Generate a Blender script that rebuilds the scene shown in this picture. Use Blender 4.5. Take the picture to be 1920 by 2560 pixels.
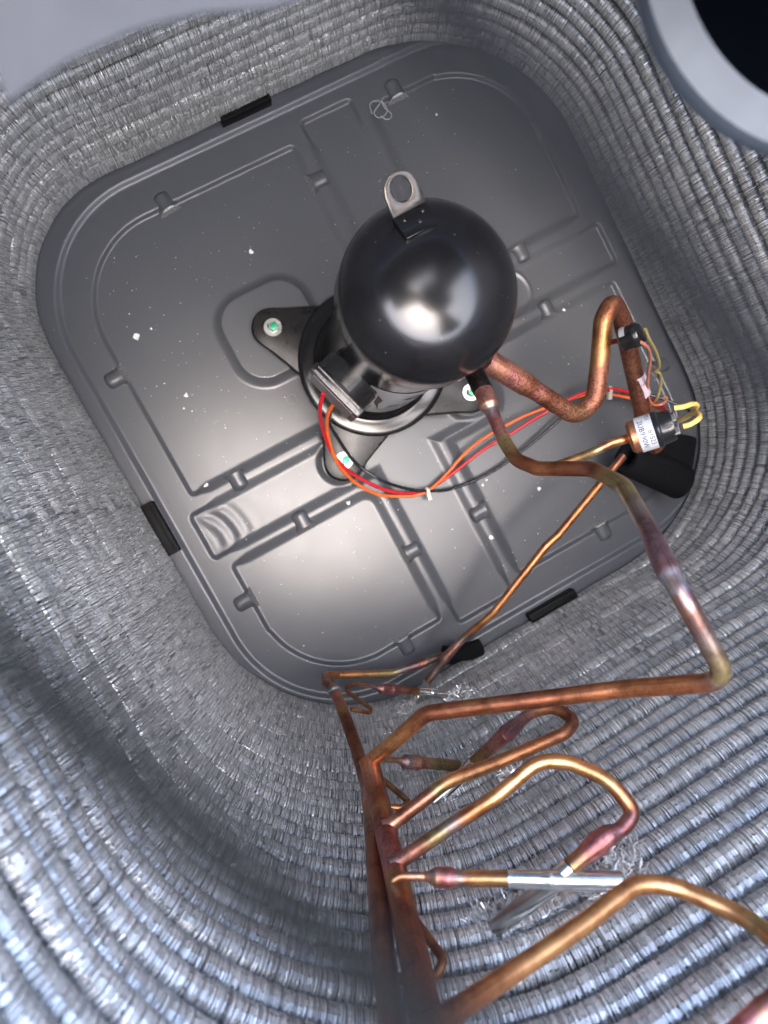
import bpy, bmesh, math, random
import numpy as np
from mathutils import Vector, Matrix, Quaternion

for o in list(bpy.data.objects):
    bpy.data.objects.remove(o, do_unlink=True)
scene = bpy.context.scene
COL = scene.collection
R = math.radians
rng = random.Random(7)
nrg = np.random.default_rng(11)

# ------------------------------------------------------------------ camera
cam_d = bpy.data.cameras.new('camera')
cam = bpy.data.objects.new('camera', cam_d)
COL.objects.link(cam)
rot = Matrix([[0.8717256, 0.4783353, -0.1062535], [-0.4701249, 0.8776005, 0.0938075], [0.1381196, -0.031822, 0.9899042]])
cam.matrix_world = Matrix.Translation((-0.2152, -0.0661, 0.9578)) @ rot.to_4x4()
cam_d.sensor_fit = 'HORIZONTAL'
cam_d.sensor_width = 36.0
cam_d.lens = 33.75
cam_d.clip_start = 0.005
cam_d.clip_end = 100.0
cam_d.dof.use_dof = True
cam_d.dof.focus_distance = 0.66
cam_d.dof.aperture_fstop = 9.6
scene.camera = cam

# ------------------------------------------------------------------ sky and sun
world = bpy.data.worlds.new('World')
scene.world = world
world.use_nodes = True
wn = world.node_tree.nodes
wl = world.node_tree.links
sky = wn.new('ShaderNodeTexSky')
sky.sky_type = 'NISHITA'
sky.sun_disc = False
SUN_EL, SUN_AZ = 82.0, 200.0
sky.sun_elevation = R(SUN_EL)
sky.sun_rotation = R(SUN_AZ)
sky.air_density = 0.9
sky.dust_density = 2.5
sky.ozone_density = 0.8
wl.new(sky.outputs[0], wn['Background'].inputs[0])
wn['Background'].inputs[1].default_value = 0.15
sun_d = bpy.data.lights.new('sun', 'SUN')
sun_d.energy = 0.5
sun_d.angle = R(75)
sun_d.color = (1.0, 0.95, 0.88)
sun = bpy.data.objects.new('sun', sun_d)
COL.objects.link(sun)
# sky rotation is measured from +Y clockwise seen from above
sd = Vector((math.sin(R(SUN_AZ)) * math.cos(R(SUN_EL)), math.cos(R(SUN_AZ)) * math.cos(R(SUN_EL)), math.sin(R(SUN_EL))))
sun.rotation_euler = sd.to_track_quat('Z', 'Y').to_euler()
scene.view_settings.view_transform = 'Standard'
scene.view_settings.look = 'None'
scene.view_settings.exposure = 3.45
scene.view_settings.gamma = 1.0
scene.render.resolution_x = 768
scene.render.resolution_y = 1024

# ------------------------------------------------------------------ materials
def new_mat(name):
    m = bpy.data.materials.new(name)
    m.use_nodes = True
    nt = m.node_tree
    return m, nt, nt.nodes, nt.links, nt.nodes['Principled BSDF']

def noise(N, L, scale, detail=3.0, rough=0.55, coord='Object', vec=None):
    t = N.new('ShaderNodeTexNoise')
    t.inputs['Scale'].default_value = scale
    t.inputs['Detail'].default_value = detail
    t.inputs['Roughness'].default_value = rough
    if vec is None:
        tc = N.new('ShaderNodeTexCoord')
        vec = tc.outputs[coord]
    L.new(vec, t.inputs['Vector'])
    return t

def ramp(N, L, src, stops):
    r = N.new('ShaderNodeValToRGB')
    while len(r.color_ramp.elements) < len(stops):
        r.color_ramp.elements.new(0.5)
    for e, (p, c) in zip(r.color_ramp.elements, stops):
        e.position = p
        e.color = c if len(c) == 4 else (*c, 1)
    L.new(src, r.inputs[0])
    return r

def bump(N, L, src, b, strength=0.3, dist=0.001, normal=None):
    n = N.new('ShaderNodeBump')
    n.inputs['Strength'].default_value = strength
    n.inputs['Distance'].default_value = dist
    L.new(src, n.inputs['Height'])
    if normal is not None:
        L.new(normal, n.inputs['Normal'])
    L.new(n.outputs[0], b.inputs['Normal'])
    return n

def simple(name, col, rough=0.5, metal=0.0, nscale=60, var=0.12, bmp=0.15, coat=0.0, rvar=0.12, bdist=0.0005):
    m, nt, N, L, b = new_mat(name)
    t = noise(N, L, nscale)
    lo = tuple(max(0, c * (1 - var)) for c in col)
    hi = tuple(min(1, c * (1 + var)) for c in col)
    r = ramp(N, L, t.outputs[0], [(0.3, lo), (0.7, hi)])
    L.new(r.outputs[0], b.inputs['Base Color'])
    mr = N.new('ShaderNodeMapRange')
    mr.inputs['To Min'].default_value = max(0.03, rough - rvar)
    mr.inputs['To Max'].default_value = min(1, rough + rvar)
    L.new(t.outputs[0], mr.inputs[0])
    L.new(mr.outputs[0], b.inputs['Roughness'])
    b.inputs['Metallic'].default_value = metal
    b.inputs['Coat Weight'].default_value = coat
    if bmp:
        t2 = noise(N, L, nscale * 8)
        bump(N, L, t2.outputs[0], b, bmp, bdist)
    return m

def mat_pan():
    m, nt, N, L, b = new_mat('grey_enamel')
    tc = N.new('ShaderNodeTexCoord')
    big = noise(N, L, 5, 4)
    base = ramp(N, L, big.outputs[0], [(0.25, (0.066, 0.071, 0.080)), (0.75, (0.080, 0.085, 0.094))])
    # tiny dark and pale specks of dirt lying in the paint
    v = N.new('ShaderNodeTexVoronoi'); v.inputs['Scale'].default_value = 230
    L.new(tc.outputs['Object'], v.inputs['Vector'])
    th = N.new('ShaderNodeMath'); th.operation = 'LESS_THAN'; th.inputs[1].default_value = 0.10
    L.new(v.outputs['Distance'], th.inputs[0])
    sel = N.new('ShaderNodeSeparateColor'); L.new(v.outputs['Color'], sel.inputs[0])
    g = N.new('ShaderNodeMath'); g.operation = 'GREATER_THAN'; g.inputs[1].default_value = 0.93
    L.new(sel.outputs[0], g.inputs[0])
    a = N.new('ShaderNodeMath'); a.operation = 'MULTIPLY'
    L.new(th.outputs[0], a.inputs[0]); L.new(g.outputs[0], a.inputs[1])
    pick = N.new('ShaderNodeMix'); pick.data_type = 'RGBA'
    pick.inputs[6].default_value = (0.03, 0.03, 0.03, 1); pick.inputs[7].default_value = (0.5, 0.5, 0.5, 1)
    g2 = N.new('ShaderNodeMath'); g2.operation = 'GREATER_THAN'; g2.inputs[1].default_value = 0.55
    L.new(sel.outputs[1], g2.inputs[0]); L.new(g2.outputs[0], pick.inputs[0])
    mx = N.new('ShaderNodeMix'); mx.data_type = 'RGBA'
    L.new(a.outputs[0], mx.inputs[0]); L.new(base.outputs[0], mx.inputs[6]); L.new(pick.outputs[2], mx.inputs[7])
    L.new(mx.outputs[2], b.inputs['Base Color'])
    sm = noise(N, L, 25, 3)
    mr = N.new('ShaderNodeMapRange'); mr.inputs['To Min'].default_value = 0.27; mr.inputs['To Max'].default_value = 0.34
    L.new(sm.outputs[0], mr.inputs[0]); L.new(mr.outputs[0], b.inputs['Roughness'])
    b.inputs['IOR'].default_value = 1.5
    op = noise(N, L, 900, 2)
    bump(N, L, op.outputs[0], b, 0.10, 0.0003)
    return m

def mat_spine():
    m, nt, N, L, b = new_mat('aluminium_spine')
    at = N.new('ShaderNodeAttribute'); at.attribute_name = 'tone'
    oi = N.new('ShaderNodeObjectInfo')
    big = noise(N, L, 14, 3, coord='Object')
    add = N.new('ShaderNodeMath'); add.operation = 'MULTIPLY_ADD'; add.inputs[1].default_value = 0.7
    L.new(at.outputs['Fac'], add.inputs[0]); 
    mr = N.new('ShaderNodeMapRange'); mr.inputs['To Min'].default_value = -0.1; mr.inputs['To Max'].default_value = 0.4
    L.new(big.outputs[0], mr.inputs[0]); L.new(mr.outputs[0], add.inputs[2])
    r = ramp(N, L, add.outputs[0], [(0.0, (0.20, 0.202, 0.20)), (0.5, (0.76, 0.76, 0.74)), (1.0, (0.97, 0.97, 0.95))])
    L.new(r.outputs[0], b.inputs['Base Color'])
    b.inputs['Metallic'].default_value = 0.55
    b.inputs['Roughness'].default_value = 0.32
    return m

def mat_copper():
    """copper whose tarnish and heat tint follow a painted colour attribute (the real colour of the tube)"""
    m, nt, N, L, b = new_mat('tinted_copper')
    at = N.new('ShaderNodeAttribute'); at.attribute_name = 'tint'
    rg = N.new('ShaderNodeAttribute'); rg.attribute_name = 'grime'
    n1 = noise(N, L, 70, 5, 0.65)
    n2 = noise(N, L, 420, 3, 0.6)
    n3 = noise(N, L, 26, 3, 0.6)
    # mottling
    dark = N.new('ShaderNodeMix'); dark.data_type = 'RGBA'; dark.blend_type = 'MULTIPLY'
    rr = ramp(N, L, n1.outputs[0], [(0.34, (0.42, 0.34, 0.34)), (0.52, (0.95, 0.95, 0.95)), (0.72, (1.18, 1.15, 1.1))])
    dark.inputs[0].default_value = 0.75
    L.new(at.outputs['Color'], dark.inputs[6]); L.new(rr.outputs[0], dark.inputs[7])
    fw = N.new('ShaderNodeAttribute'); fw.attribute_name = 'flow'
    ns = noise(N, L, 1.7, 5, 0.7, vec=fw.outputs['Vector'])
    stk_ = N.new('ShaderNodeMix'); stk_.data_type = 'RGBA'; stk_.blend_type = 'MULTIPLY'; stk_.inputs[0].default_value = 0.8
    srr = ramp(N, L, ns.outputs[0], [(0.30, (0.35, 0.26, 0.24)), (0.46, (0.88, 0.86, 0.85)), (0.7, (1.15, 1.12, 1.05))])
    L.new(dark.outputs[2], stk_.inputs[6]); L.new(srr.outputs[0], stk_.inputs[7])
    soot = N.new('ShaderNodeMix'); soot.data_type = 'RGBA'
    sr = ramp(N, L, n2.outputs[0], [(0.45, (0, 0, 0)), (0.62, (1, 1, 1))])
    ml = N.new('ShaderNodeMath'); ml.operation = 'MULTIPLY'
    L.new(sr.outputs[0], ml.inputs[0]); L.new(rg.outputs['Fac'], ml.inputs[1])
    L.new(ml.outputs[0], soot.inputs[0]); L.new(stk_.outputs[2], soot.inputs[6]); soot.inputs[7].default_value = (0.10, 0.055, 0.04, 1)
    gold = N.new('ShaderNodeMix'); gold.data_type = 'RGBA'
    gr = ramp(N, L, n3.outputs[0], [(0.55, (0, 0, 0)), (0.72, (0.55, 0.55, 0.55))])
    L.new(gr.outputs[0], gold.inputs[0]); L.new(soot.outputs[2], gold.inputs[6]); gold.inputs[7].default_value = (0.62, 0.36, 0.13, 1)
    L.new(gold.outputs[2], b.inputs['Base Color'])
    b.inputs['Metallic'].default_value = 0.93
    mr = N.new('ShaderNodeMapRange'); mr.inputs['To Min'].default_value = 0.24; mr.inputs['To Max'].default_value = 0.62
    L.new(rg.outputs['Fac'], mr.inputs[0])
    ad = N.new('ShaderNodeMath'); ad.operation = 'MULTIPLY_ADD'; ad.inputs[1].default_value = 0.14
    L.new(n1.outputs[0], ad.inputs[0]); L.new(mr.outputs[0], ad.inputs[2])
    L.new(ad.outputs[0], b.inputs['Roughness'])
    bp = N.new('ShaderNodeBump'); bp.inputs['Distance'].default_value = 0.0005
    L.new(n2.outputs[0], bp.inputs['Height']); 
    sc = N.new('ShaderNodeMapRange'); sc.inputs['To Min'].default_value = 0.03; sc.inputs['To Max'].default_value = 0.7
    L.new(rg.outputs['Fac'], sc.inputs[0]); L.new(sc.outputs[0], bp.inputs['Strength'])
    L.new(bp.outputs[0], b.inputs['Normal'])
    return m

def mat_black_gloss():
    m, nt, N, L, b = new_mat('black_gloss_paint')
    tc = N.new('ShaderNodeTexCoord')
    v = N.new('ShaderNodeTexVoronoi'); v.inputs['Scale'].default_value = 190
    L.new(tc.outputs['Object'], v.inputs['Vector'])
    th = N.new('ShaderNodeMath'); th.operation = 'LESS_THAN'; th.inputs[1].default_value = 0.075
    L.new(v.outputs['Distance'], th.inputs[0])
    sel = N.new('ShaderNodeSeparateColor'); L.new(v.outputs['Color'], sel.inputs[0])
    g = N.new('ShaderNodeMath'); g.operation = 'GREATER_THAN'; g.inputs[1].default_value = 0.88
    L.new(sel.outputs[0], g.inputs[0])
    a = N.new('ShaderNodeMath'); a.operation = 'MULTIPLY'
    L.new(th.outputs[0], a.inputs[0]); L.new(g.outputs[0], a.inputs[1])
    mx = N.new('ShaderNodeMix'); mx.data_type = 'RGBA'
    L.new(a.outputs[0], mx.inputs[0]); mx.inputs[6].default_value = (0.006, 0.006, 0.007, 1); mx.inputs[7].default_value = (0.35, 0.34, 0.32, 1)
    L.new(mx.outputs[2], b.inputs['Base Color'])
    n1 = noise(N, L, 18, 3)
    mr = N.new('ShaderNodeMapRange'); mr.inputs['To Min'].default_value = 0.15; mr.inputs['To Max'].default_value = 0.23
    L.new(n1.outputs[0], mr.inputs[0]); L.new(mr.outputs[0], b.inputs['Roughness'])
    b.inputs['IOR'].default_value = 1.52
    n2 = noise(N, L, 700, 2)
    bump(N, L, n2.outputs[0], b, 0.05, 0.0004)
    return m

def mat_mesh():
    m, nt, N, L, b = new_mat('expanded_mesh')
    tc = N.new('ShaderNodeTexCoord')
    v = N.new('ShaderNodeTexVoronoi'); v.inputs['Scale'].default_value = 650
    L.new(tc.outputs['Object'], v.inputs['Vector'])
    r = ramp(N, L, v.outputs['Distance'], [(0.25, (0.16, 0.17, 0.17)), (0.6, (0.72, 0.74, 0.70))])
    L.new(r.outputs[0], b.inputs['Base Color'])
    b.inputs['Roughness'].default_value = 0.5
    b.inputs['Metallic'].default_value = 0.3
    bump(N, L, v.outputs['Distance'], b, 0.6, 0.001)
    return m

M = dict(
    pan=mat_pan(), spine=mat_spine(), copper=mat_copper(), black=mat_black_gloss(), mesh=mat_mesh(),
    slotgrey=simple('shaded_slot_screen', (0.13, 0.132, 0.135), 0.6, 0.0, 500, 0.5, 0.6, bdist=0.001),  # darker copy of the slot screen, its shade put into the colour
    core=simple('shade_dark_aluminium', (0.035, 0.036, 0.038), 0.55, 0.6, 300, 0.35, 0.8, bdist=0.002),  # tube darkened in colour to deepen the shade between coil rows
    alu=simple('bright_aluminium', (0.74, 0.74, 0.72), 0.22, 0.95, 120, 0.1, 0.1),
    steel=simple('plated_steel', (0.34, 0.36, 0.345), 0.3, 0.9, 200, 0.12, 0.1),
    green=simple('green_thread_lock', (0.03, 0.42, 0.22), 0.3, 0.1, 150, 0.25, 0.2),
    tab=simple('satin_black_steel', (0.075, 0.066, 0.057), 0.3, 0.8, 60, 0.15, 0.1),
    plastic=simple('black_plastic', (0.010, 0.010, 0.011), 0.25, 0.0, 70, 0.2, 0.1),
    foot=simple('satin_black_plate', (0.016, 0.015, 0.015), 0.3, 0.1, 90, 0.3, 0.15),
    rubber=simple('black_rubber', (0.006, 0.006, 0.0065), 0.5, 0.0, 90, 0.3, 0.3),
    foam=simple('black_foam', (0.007, 0.0075, 0.009), 0.75, 0.0, 180, 0.4, 0.9, bdist=0.002),
    white=simple('white_label_paper', (0.42, 0.44, 0.46), 0.4, 0.0, 90, 0.06, 0.05),
    silver=simple('silver_label_film', (0.52, 0.54, 0.57), 0.22, 0.5, 90, 0.08, 0.05),
    greylab=simple('scuffed_grey_label', (0.16, 0.15, 0.155), 0.45, 0.1, 400, 0.6, 0.2),
    nplate=simple('printed_nameplate', (0.36, 0.38, 0.41), 0.35, 0.0, 90, 0.08, 0.05),
    pinklab=simple('pale_pink_label', (0.50, 0.42, 0.48), 0.5, 0.0, 90, 0.05, 0.05),
    greenlab=simple('green_label_ink', (0.02, 0.15, 0.05), 0.35, 0.0, 90, 0.1, 0.05),
    ink=simple('black_ink', (0.012, 0.012, 0.014), 0.5, 0.0, 90, 0.1, 0.0),
    red=simple('red_wire_sleeve', (0.50, 0.012, 0.022), 0.35, 0.0, 160, 0.15, 0.1),
    orange=simple('orange_wire_sleeve', (0.78, 0.13, 0.02), 0.38, 0.0, 160, 0.15, 0.1),
    dustorange=simple('dusty_orange_sleeve', (0.50, 0.17, 0.10), 0.5, 0.0, 160, 0.25, 0.1),
    blackwire=simple('black_wire_sleeve', (0.014, 0.016, 0.022), 0.25, 0.0, 160, 0.2, 0.1),
    yellow=simple('yellow_wire_sleeve', (0.72, 0.50, 0.13), 0.4, 0.0, 160, 0.12, 0.1),
    duskyellow=simple('dusty_yellow_sleeve', (0.36, 0.29, 0.10), 0.5, 0.0, 160, 0.25, 0.1),
    tie=simple('natural_nylon', (0.55, 0.55, 0.47), 0.4, 0.0, 90, 0.08, 0.1),
    chip=simple('white_paint_chip', (0.75, 0.76, 0.76), 0.6, 0.0, 300, 0.12, 0.3),
    thread=simple('grey_plastic_thread', (0.34, 0.35, 0.36), 0.4, 0.0, 200, 0.2, 0.1),
    guard=simple('shade_darkened_wire', (0.006, 0.006, 0.006), 0.5, 0.0, 90, 0.1, 0.1),  # near-black colour stands in for shade falling on the wires
    shroud=simple('grey_fan_blade', (0.055, 0.056, 0.060), 0.8, 0.0, 60, 0.06, 0.1),
    motor=simple('dark_motor_shell', (0.0010, 0.0013, 0.0024), 0.45, 0.0, 60, 0.15, 0.1),
    rim=simple('motor_rim', (0.10, 0.106, 0.112), 0.5, 0.0, 60, 0.08, 0.1),
    concrete=simple('pad_concrete', (0.32, 0.31, 0.29), 0.9, 0.0, 25, 0.2, 0.5, bdist=0.003),
    cab=simple('grey_cabinet_paint', (0.20, 0.20, 0.20), 0.5, 0.0, 25, 0.06, 0.1),
)

for k_ in ('rubber', 'foam', 'foot'):
    M[k_].node_tree.nodes['Principled BSDF'].inputs['Specular IOR Level'].default_value = 0.12 if k_ != 'foot' else 0.35
for k_ in ('guard', 'shroud', 'rim', 'motor'):
    M[k_].node_tree.nodes['Principled BSDF'].inputs['Specular IOR Level'].default_value = 0.02

# ------------------------------------------------------------------ helpers
def link(name, mesh, mat, parent=None):
    o = bpy.data.objects.new(name, mesh)
    COL.objects.link(o)
    if mat is not None and len(mesh.materials) == 0:
        mesh.materials.append(M[mat] if isinstance(mat, str) else mat)
    if parent is not None:
        o.parent = parent
        o.matrix_parent_inverse = parent.matrix_world.inverted() if parent.type == 'EMPTY' else Matrix.Identity(4)
    return o

def thing(name, label, cat, loc=(0, 0, 0), group=None):
    o = bpy.data.objects.new(name, None)
    o.empty_display_size = 0.02
    COL.objects.link(o)
    o.matrix_world = Matrix.Translation(loc)
    o.location = loc
    o['label'] = label
    o['category'] = cat
    if group: o['group'] = group
    return o

def tag(o, label, cat, group=None, kind=None):
    o['label'] = label
    if cat: o['category'] = cat
    if group: o['group'] = group
    if kind: o['kind'] = kind
    return o

def mesh_from(name, verts, faces, smooth=True):
    me = bpy.data.meshes.new(name)
    me.from_pydata([tuple(v) for v in verts], [], faces)
    if smooth:
        me.polygons.foreach_set('use_smooth', [True] * len(me.polygons))
    me.update()
    return me

def sharp(me, ang=35):
    me.set_sharp_from_angle(angle=R(ang))

def fillet(pts, rad, n=7):
    """round the corners of a polyline; returns positions and the index parameter of each"""
    P = [Vector(p) for p in pts]
    out = [(P[0], 0.0)]
    for i in range(1, len(P) - 1):
        a, b, c = P[i - 1], P[i], P[i + 1]
        u, v = (a - b), (c - b)
        lu, lv = u.length, v.length
        u.normalize(); v.normalize()
        ang = u.angle(v, math.pi)
        if ang > R(179):
            out.append((b, float(i))); continue
        rr = rad[i] if isinstance(rad, (list, tuple)) else rad
        t = rr / math.tan(ang / 2)
        t = min(t, lu * 0.48, lv * 0.48)
        p0, p1 = b + u * t, b + v * t
        for k in range(n + 1):
            s = k / n
            q = (1 - s) ** 2 * p0 + 2 * s * (1 - s) * b + s * s * p1
            # pull towards a circular arc
            out.append((q, i - t / lu * (1 - s) if s < 0.5 else i + t / lv * (s - 0.5) * 2 if s > 0.5 else float(i)))
    out.append((P[-1], float(len(P) - 1)))
    # fix parameters to be monotone
    pos = [o[0] for o in out]; par = [o[1] for o in out]
    for i in range(1, len(par)): par[i] = max(par[i], par[i - 1])
    return pos, par

def catmull(pts, n=10):
    P = [Vector(p) for p in pts]
    P = [P[0] * 2 - P[1]] + P + [P[-1] * 2 - P[-2]]
    out = []
    for i in range(1, len(P) - 2):
        p0, p1, p2, p3 = P[i - 1:i + 3]
        for k in range(n):
            t = k / n
            out.append((0.5 * ((2 * p1) + (-p0 + p2) * t + (2 * p0 - 5 * p1 + 4 * p2 - p3) * t * t + (-p0 + 3 * p1 - 3 * p2 + p3) * t ** 3), i - 1 + t))
    out.append((P[-2], float(len(P) - 3)))
    return [o[0] for o in out], [o[1] for o in out]

def densify(pos, par, step):
    np_, npr = [pos[0]], [par[0]]
    for i in range(1, len(pos)):
        d = (pos[i] - pos[i - 1]).length
        k = max(1, int(d / step))
        for j in range(1, k + 1):
            s = j / k
            np_.append(pos[i - 1].lerp(pos[i], s)); npr.append(par[i - 1] + (par[i] - par[i - 1]) * s)
    return np_, npr

def lerp_table(tab, x):
    if x <= tab[0][0]: return tab[0][1]
    for (a, va), (b, vb) in zip(tab, tab[1:]):
        if x <= b:
            s = 0 if b == a else (x - a) / (b - a)
            if isinstance(va, (tuple, list)): return tuple(p + (q - p) * s for p, q in zip(va, vb))
            return va + (vb - va) * s
    return tab[-1][1]

def tube_mesh(name, pos, par, rad, seg=16, tint=None, grime=None, caps=True, wob=0.0):
    n = len(pos)
    T = []
    for i in range(n):
        a = pos[max(0, i - 1)]; b = pos[min(n - 1, i + 1)]
        d = (b - a)
        T.append(d.normalized() if d.length > 1e-9 else (T[-1] if T else Vector((0, 0, 1))))
    up = Vector((0, 0, 1)) if abs(T[0].z) < 0.9 else Vector((1, 0, 0))
    u = (up - T[0] * up.dot(T[0])).normalized()
    verts, cols, gr, fl = [], [], [], []
    slen = 0.0
    s_off = pos[0].x * 37 + pos[0].y * 11
    for i in range(n):
        if i:
            q = T[i - 1].rotation_difference(T[i])
            u = (q @ u); u = (u - T[i] * u.dot(T[i])).normalized()
        v = T[i].cross(u)
        r = rad(par[i]) if callable(rad) else (lerp_table(rad, par[i]) if isinstance(rad, list) else rad)
        for k in range(seg):
            a = 2 * math.pi * k / seg
            rr = r * (1 + wob * math.sin(3 * a + i * 0.7) * rng.uniform(0.5, 1)) if wob else r
            verts.append(pos[i] + (u * math.cos(a) + v * math.sin(a)) * rr)
            if tint: fl += [math.cos(a) * 3.2, math.sin(a) * 3.2, slen * 16 + s_off]
        if i < n - 1: slen += (pos[i + 1] - pos[i]).length
        if tint: cols += [lerp_table(tint, par[i])] * seg
        if grime is not None: gr += [lerp_table(grime, par[i]) if isinstance(grime, list) else grime] * seg
    faces = []
    for i in range(n - 1):
        for k in range(seg):
            k2 = (k + 1) % seg
            faces.append((i * seg + k, i * seg + k2, (i + 1) * seg + k2, (i + 1) * seg + k))
    if caps:
        faces.append(tuple(reversed(range(seg))))
        faces.append(tuple((n - 1) * seg + k for k in range(seg)))
    me = mesh_from(name, verts, faces)
    if tint:
        fa_ = me.attributes.new('flow', 'FLOAT_VECTOR', 'POINT'); fa_.data.foreach_set('vector', fl)
        ca = me.color_attributes.new('tint', 'FLOAT_COLOR', 'POINT')
        ca.data.foreach_set('color', [c for col in cols for c in (*col, 1.0)])
    if grime is not None:
        ga = me.attributes.new('grime', 'FLOAT', 'POINT')
        ga.data.foreach_set('value', gr)
    sharp(me, 50)
    return me

# real colours of the copper tube, from bare to brazed and heat-blued
CU = (0.66, 0.27, 0.12); CUB = (0.80, 0.40, 0.17); CUD = (0.36, 0.13, 0.07); CUR = (0.46, 0.20, 0.13)
PINK = (0.60, 0.24, 0.23); ROSE = (0.68, 0.33, 0.28); PURP = (0.32, 0.20, 0.23); BLUE = (0.42, 0.42, 0.52)
BRONZE = (0.40, 0.24, 0.12); OLIVE = (0.52, 0.42, 0.20); SOOT = (0.07, 0.06, 0.06); GREY = (0.40, 0.33, 0.31)

def pipe(name, pts, rad, bend, tint, grime, parent=None, seg=18, step=0.0035, caps=True):
    pos, par = fillet(pts, bend)
    pos, par = densify(pos, par, step)
    me = tube_mesh(name, pos, par, rad, seg, tint, grime, caps)
    return link(name, me, 'copper', parent)

def wire(name, pts, r, mat, parent=None, seg=8):
    pos, par = catmull(pts, 10)
    return link(name, tube_mesh(name, pos, par, r, seg), mat, parent)

def lathe(name, prof, seg=48, axis=None, origin=(0, 0, 0), ang=40, smooth=True):
    """prof: (radius, height) pairs; axis defaults to +Z"""
    ax = Vector(axis).normalized() if axis is not None else Vector((0, 0, 1))
    ref = Vector((0, 0, 1)) if abs(ax.z) < 0.9 else Vector((1, 0, 0))
    u = (ref - ax * ref.dot(ax)).normalized(); v = ax.cross(u)
    O = Vector(origin)
    verts, faces, rings = [], [], []
    for r, h in prof:
        if r < 1e-6:
            rings.append([len(verts)]); verts.append(O + ax * h)
        else:
            rings.append(list(range(len(verts), len(verts) + seg)))
            for k in range(seg):
                a = 2 * math.pi * k / seg
                verts.append(O + ax * h + (u * math.cos(a) + v * math.sin(a)) * r)
    for A, B in zip(rings, rings[1:]):
        for k in range(seg):
            k2 = (k + 1) % seg
            if len(A) == 1 and len(B) == 1: continue
            if len(A) == 1: faces.append((A[0], B[k2], B[k]))
            elif len(B) == 1: faces.append((A[k], A[k2], B[0]))
            else: faces.append((A[k], A[k2], B[k2], B[k]))
    me = mesh_from(name, verts, faces, smooth)
    bm = bmesh.new(); bm.from_mesh(me); bmesh.ops.recalc_face_normals(bm, faces=bm.faces); bm.to_mesh(me); bm.free()
    sharp(me, ang)
    return me

def box_mesh(name, size, bevel=0.001, mat4=None, seg=2):
    bm = bmesh.new()
    bmesh.ops.create_cube(bm, size=1)
    bmesh.ops.scale(bm, vec=size, verts=bm.verts)
    if bevel:
        bmesh.ops.bevel(bm, geom=bm.edges[:], offset=bevel, segments=seg, affect='EDGES', profile=0.6)
    if mat4 is not None: bmesh.ops.transform(bm, matrix=mat4, verts=bm.verts)
    me = bpy.data.meshes.new(name); bm.to_mesh(me); bm.free()
    me.polygons.foreach_set('use_smooth', [True] * len(me.polygons)); sharp(me, 40)
    return me

def prism(name, poly, z0, z1, bevel=0.0008, hole=None, mat4=None):
    """poly extruded from z0 to z1, optional round hole given as list of points"""
    bm = bmesh.new()
    outer = [bm.verts.new((x, y, z0)) for x, y in poly]
    es = [bm.edges.new((outer[i], outer[(i + 1) % len(outer)])) for i in range(len(outer))]
    if hole:
        inn = [bm.verts.new((x, y, z0)) for x, y in hole]
        es += [bm.edges.new((inn[i], inn[(i + 1) % len(inn)])) for i in range(len(inn))]
    f = bmesh.ops.triangle_fill(bm, use_beauty=True, use_dissolve=False, edges=es)
    faces = [g for g in f['geom'] if isinstance(g, bmesh.types.BMFace)]
    ex = bmesh.ops.extrude_face_region(bm, geom=faces)
    bmesh.ops.translate(bm, vec=(0, 0, z1 - z0), verts=[g for g in ex['geom'] if isinstance(g, bmesh.types.BMVert)])
    bmesh.ops.recalc_face_normals(bm, faces=bm.faces)
    if bevel:
        ed = [e for e in bm.edges if len(e.link_faces) == 2 and e.calc_face_angle(0) > R(60)]
        bmesh.ops.bevel(bm, geom=ed, offset=bevel, segments=2, affect='EDGES', profile=0.5)
    if mat4 is not None: bmesh.ops.transform(bm, matrix=mat4, verts=bm.verts)
    me = bpy.data.meshes.new(name); bm.to_mesh(me); bm.free()
    me.polygons.foreach_set('use_smooth', [True] * len(me.polygons)); sharp(me, 30)
    return me

def frame(origin, ax, up=(0, 0, 1)):
    """matrix whose X axis is ax, Z as close as possible to up"""
    x = Vector(ax).normalized(); z = Vector(up); z = (z - x * z.dot(x)).normalized(); y = z.cross(x)
    m = Matrix((x, y, z)).transposed().to_4x4()
    m.translation = Vector(origin)
    return m

def text_mesh(name, body, size, depth=0.0002):
    cu = bpy.data.curves.new(name, 'FONT')
    cu.body = body; cu.size = size; cu.extrude = depth; cu.align_x = 'CENTER'; cu.align_y = 'CENTER'
    cu.resolution_u = 2
    o = bpy.data.objects.new(name + '_tmp', cu)
    COL.objects.link(o)
    bpy.context.view_layer.update()
    me = bpy.data.meshes.new_from_object(o.evaluated_get(bpy.context.evaluated_depsgraph_get()))
    bpy.data.objects.remove(o, do_unlink=True)
    me.name = name
    me.materials.clear()
    return me

def wrap(me, fn):
    for v in me.vertices: v.co = fn(v.co)
    me.update()
    return me

# ------------------------------------------------------------------ base pan (height field)
def sd_rr(x, y, x0, x1, y0, y1, r):
    """signed distance to a rounded rectangle, negative inside; r may be a tuple (bl, br, tr, tl)"""
    cx, cy, hx, hy = (x0 + x1) / 2, (y0 + y1) / 2, (x1 - x0) / 2, (y1 - y0) / 2
    px, py = x - cx, y - cy
    if isinstance(r, tuple):
        rr = np.where(px < 0, np.where(py < 0, r[0], r[3]), np.where(py < 0, r[1], r[2]))
    else:
        rr = r
    qx, qy = np.abs(px) - hx + rr, np.abs(py) - hy + rr
    return np.minimum(np.maximum(qx, qy), 0) + np.hypot(np.maximum(qx, 0), np.maximum(qy, 0)) - rr

def sstep(d, w):
    """1 inside (d<0), falling to 0 at distance w outside"""
    t = np.clip(1 - d / w, 0, 1)
    c = np.clip(t, 0, 1)
    return np.where(c > 0.88, 1 - (1 - c) ** 2 * (0.196 / 0.0144), 0.804 * (c / 0.88) ** 1.9)

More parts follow.
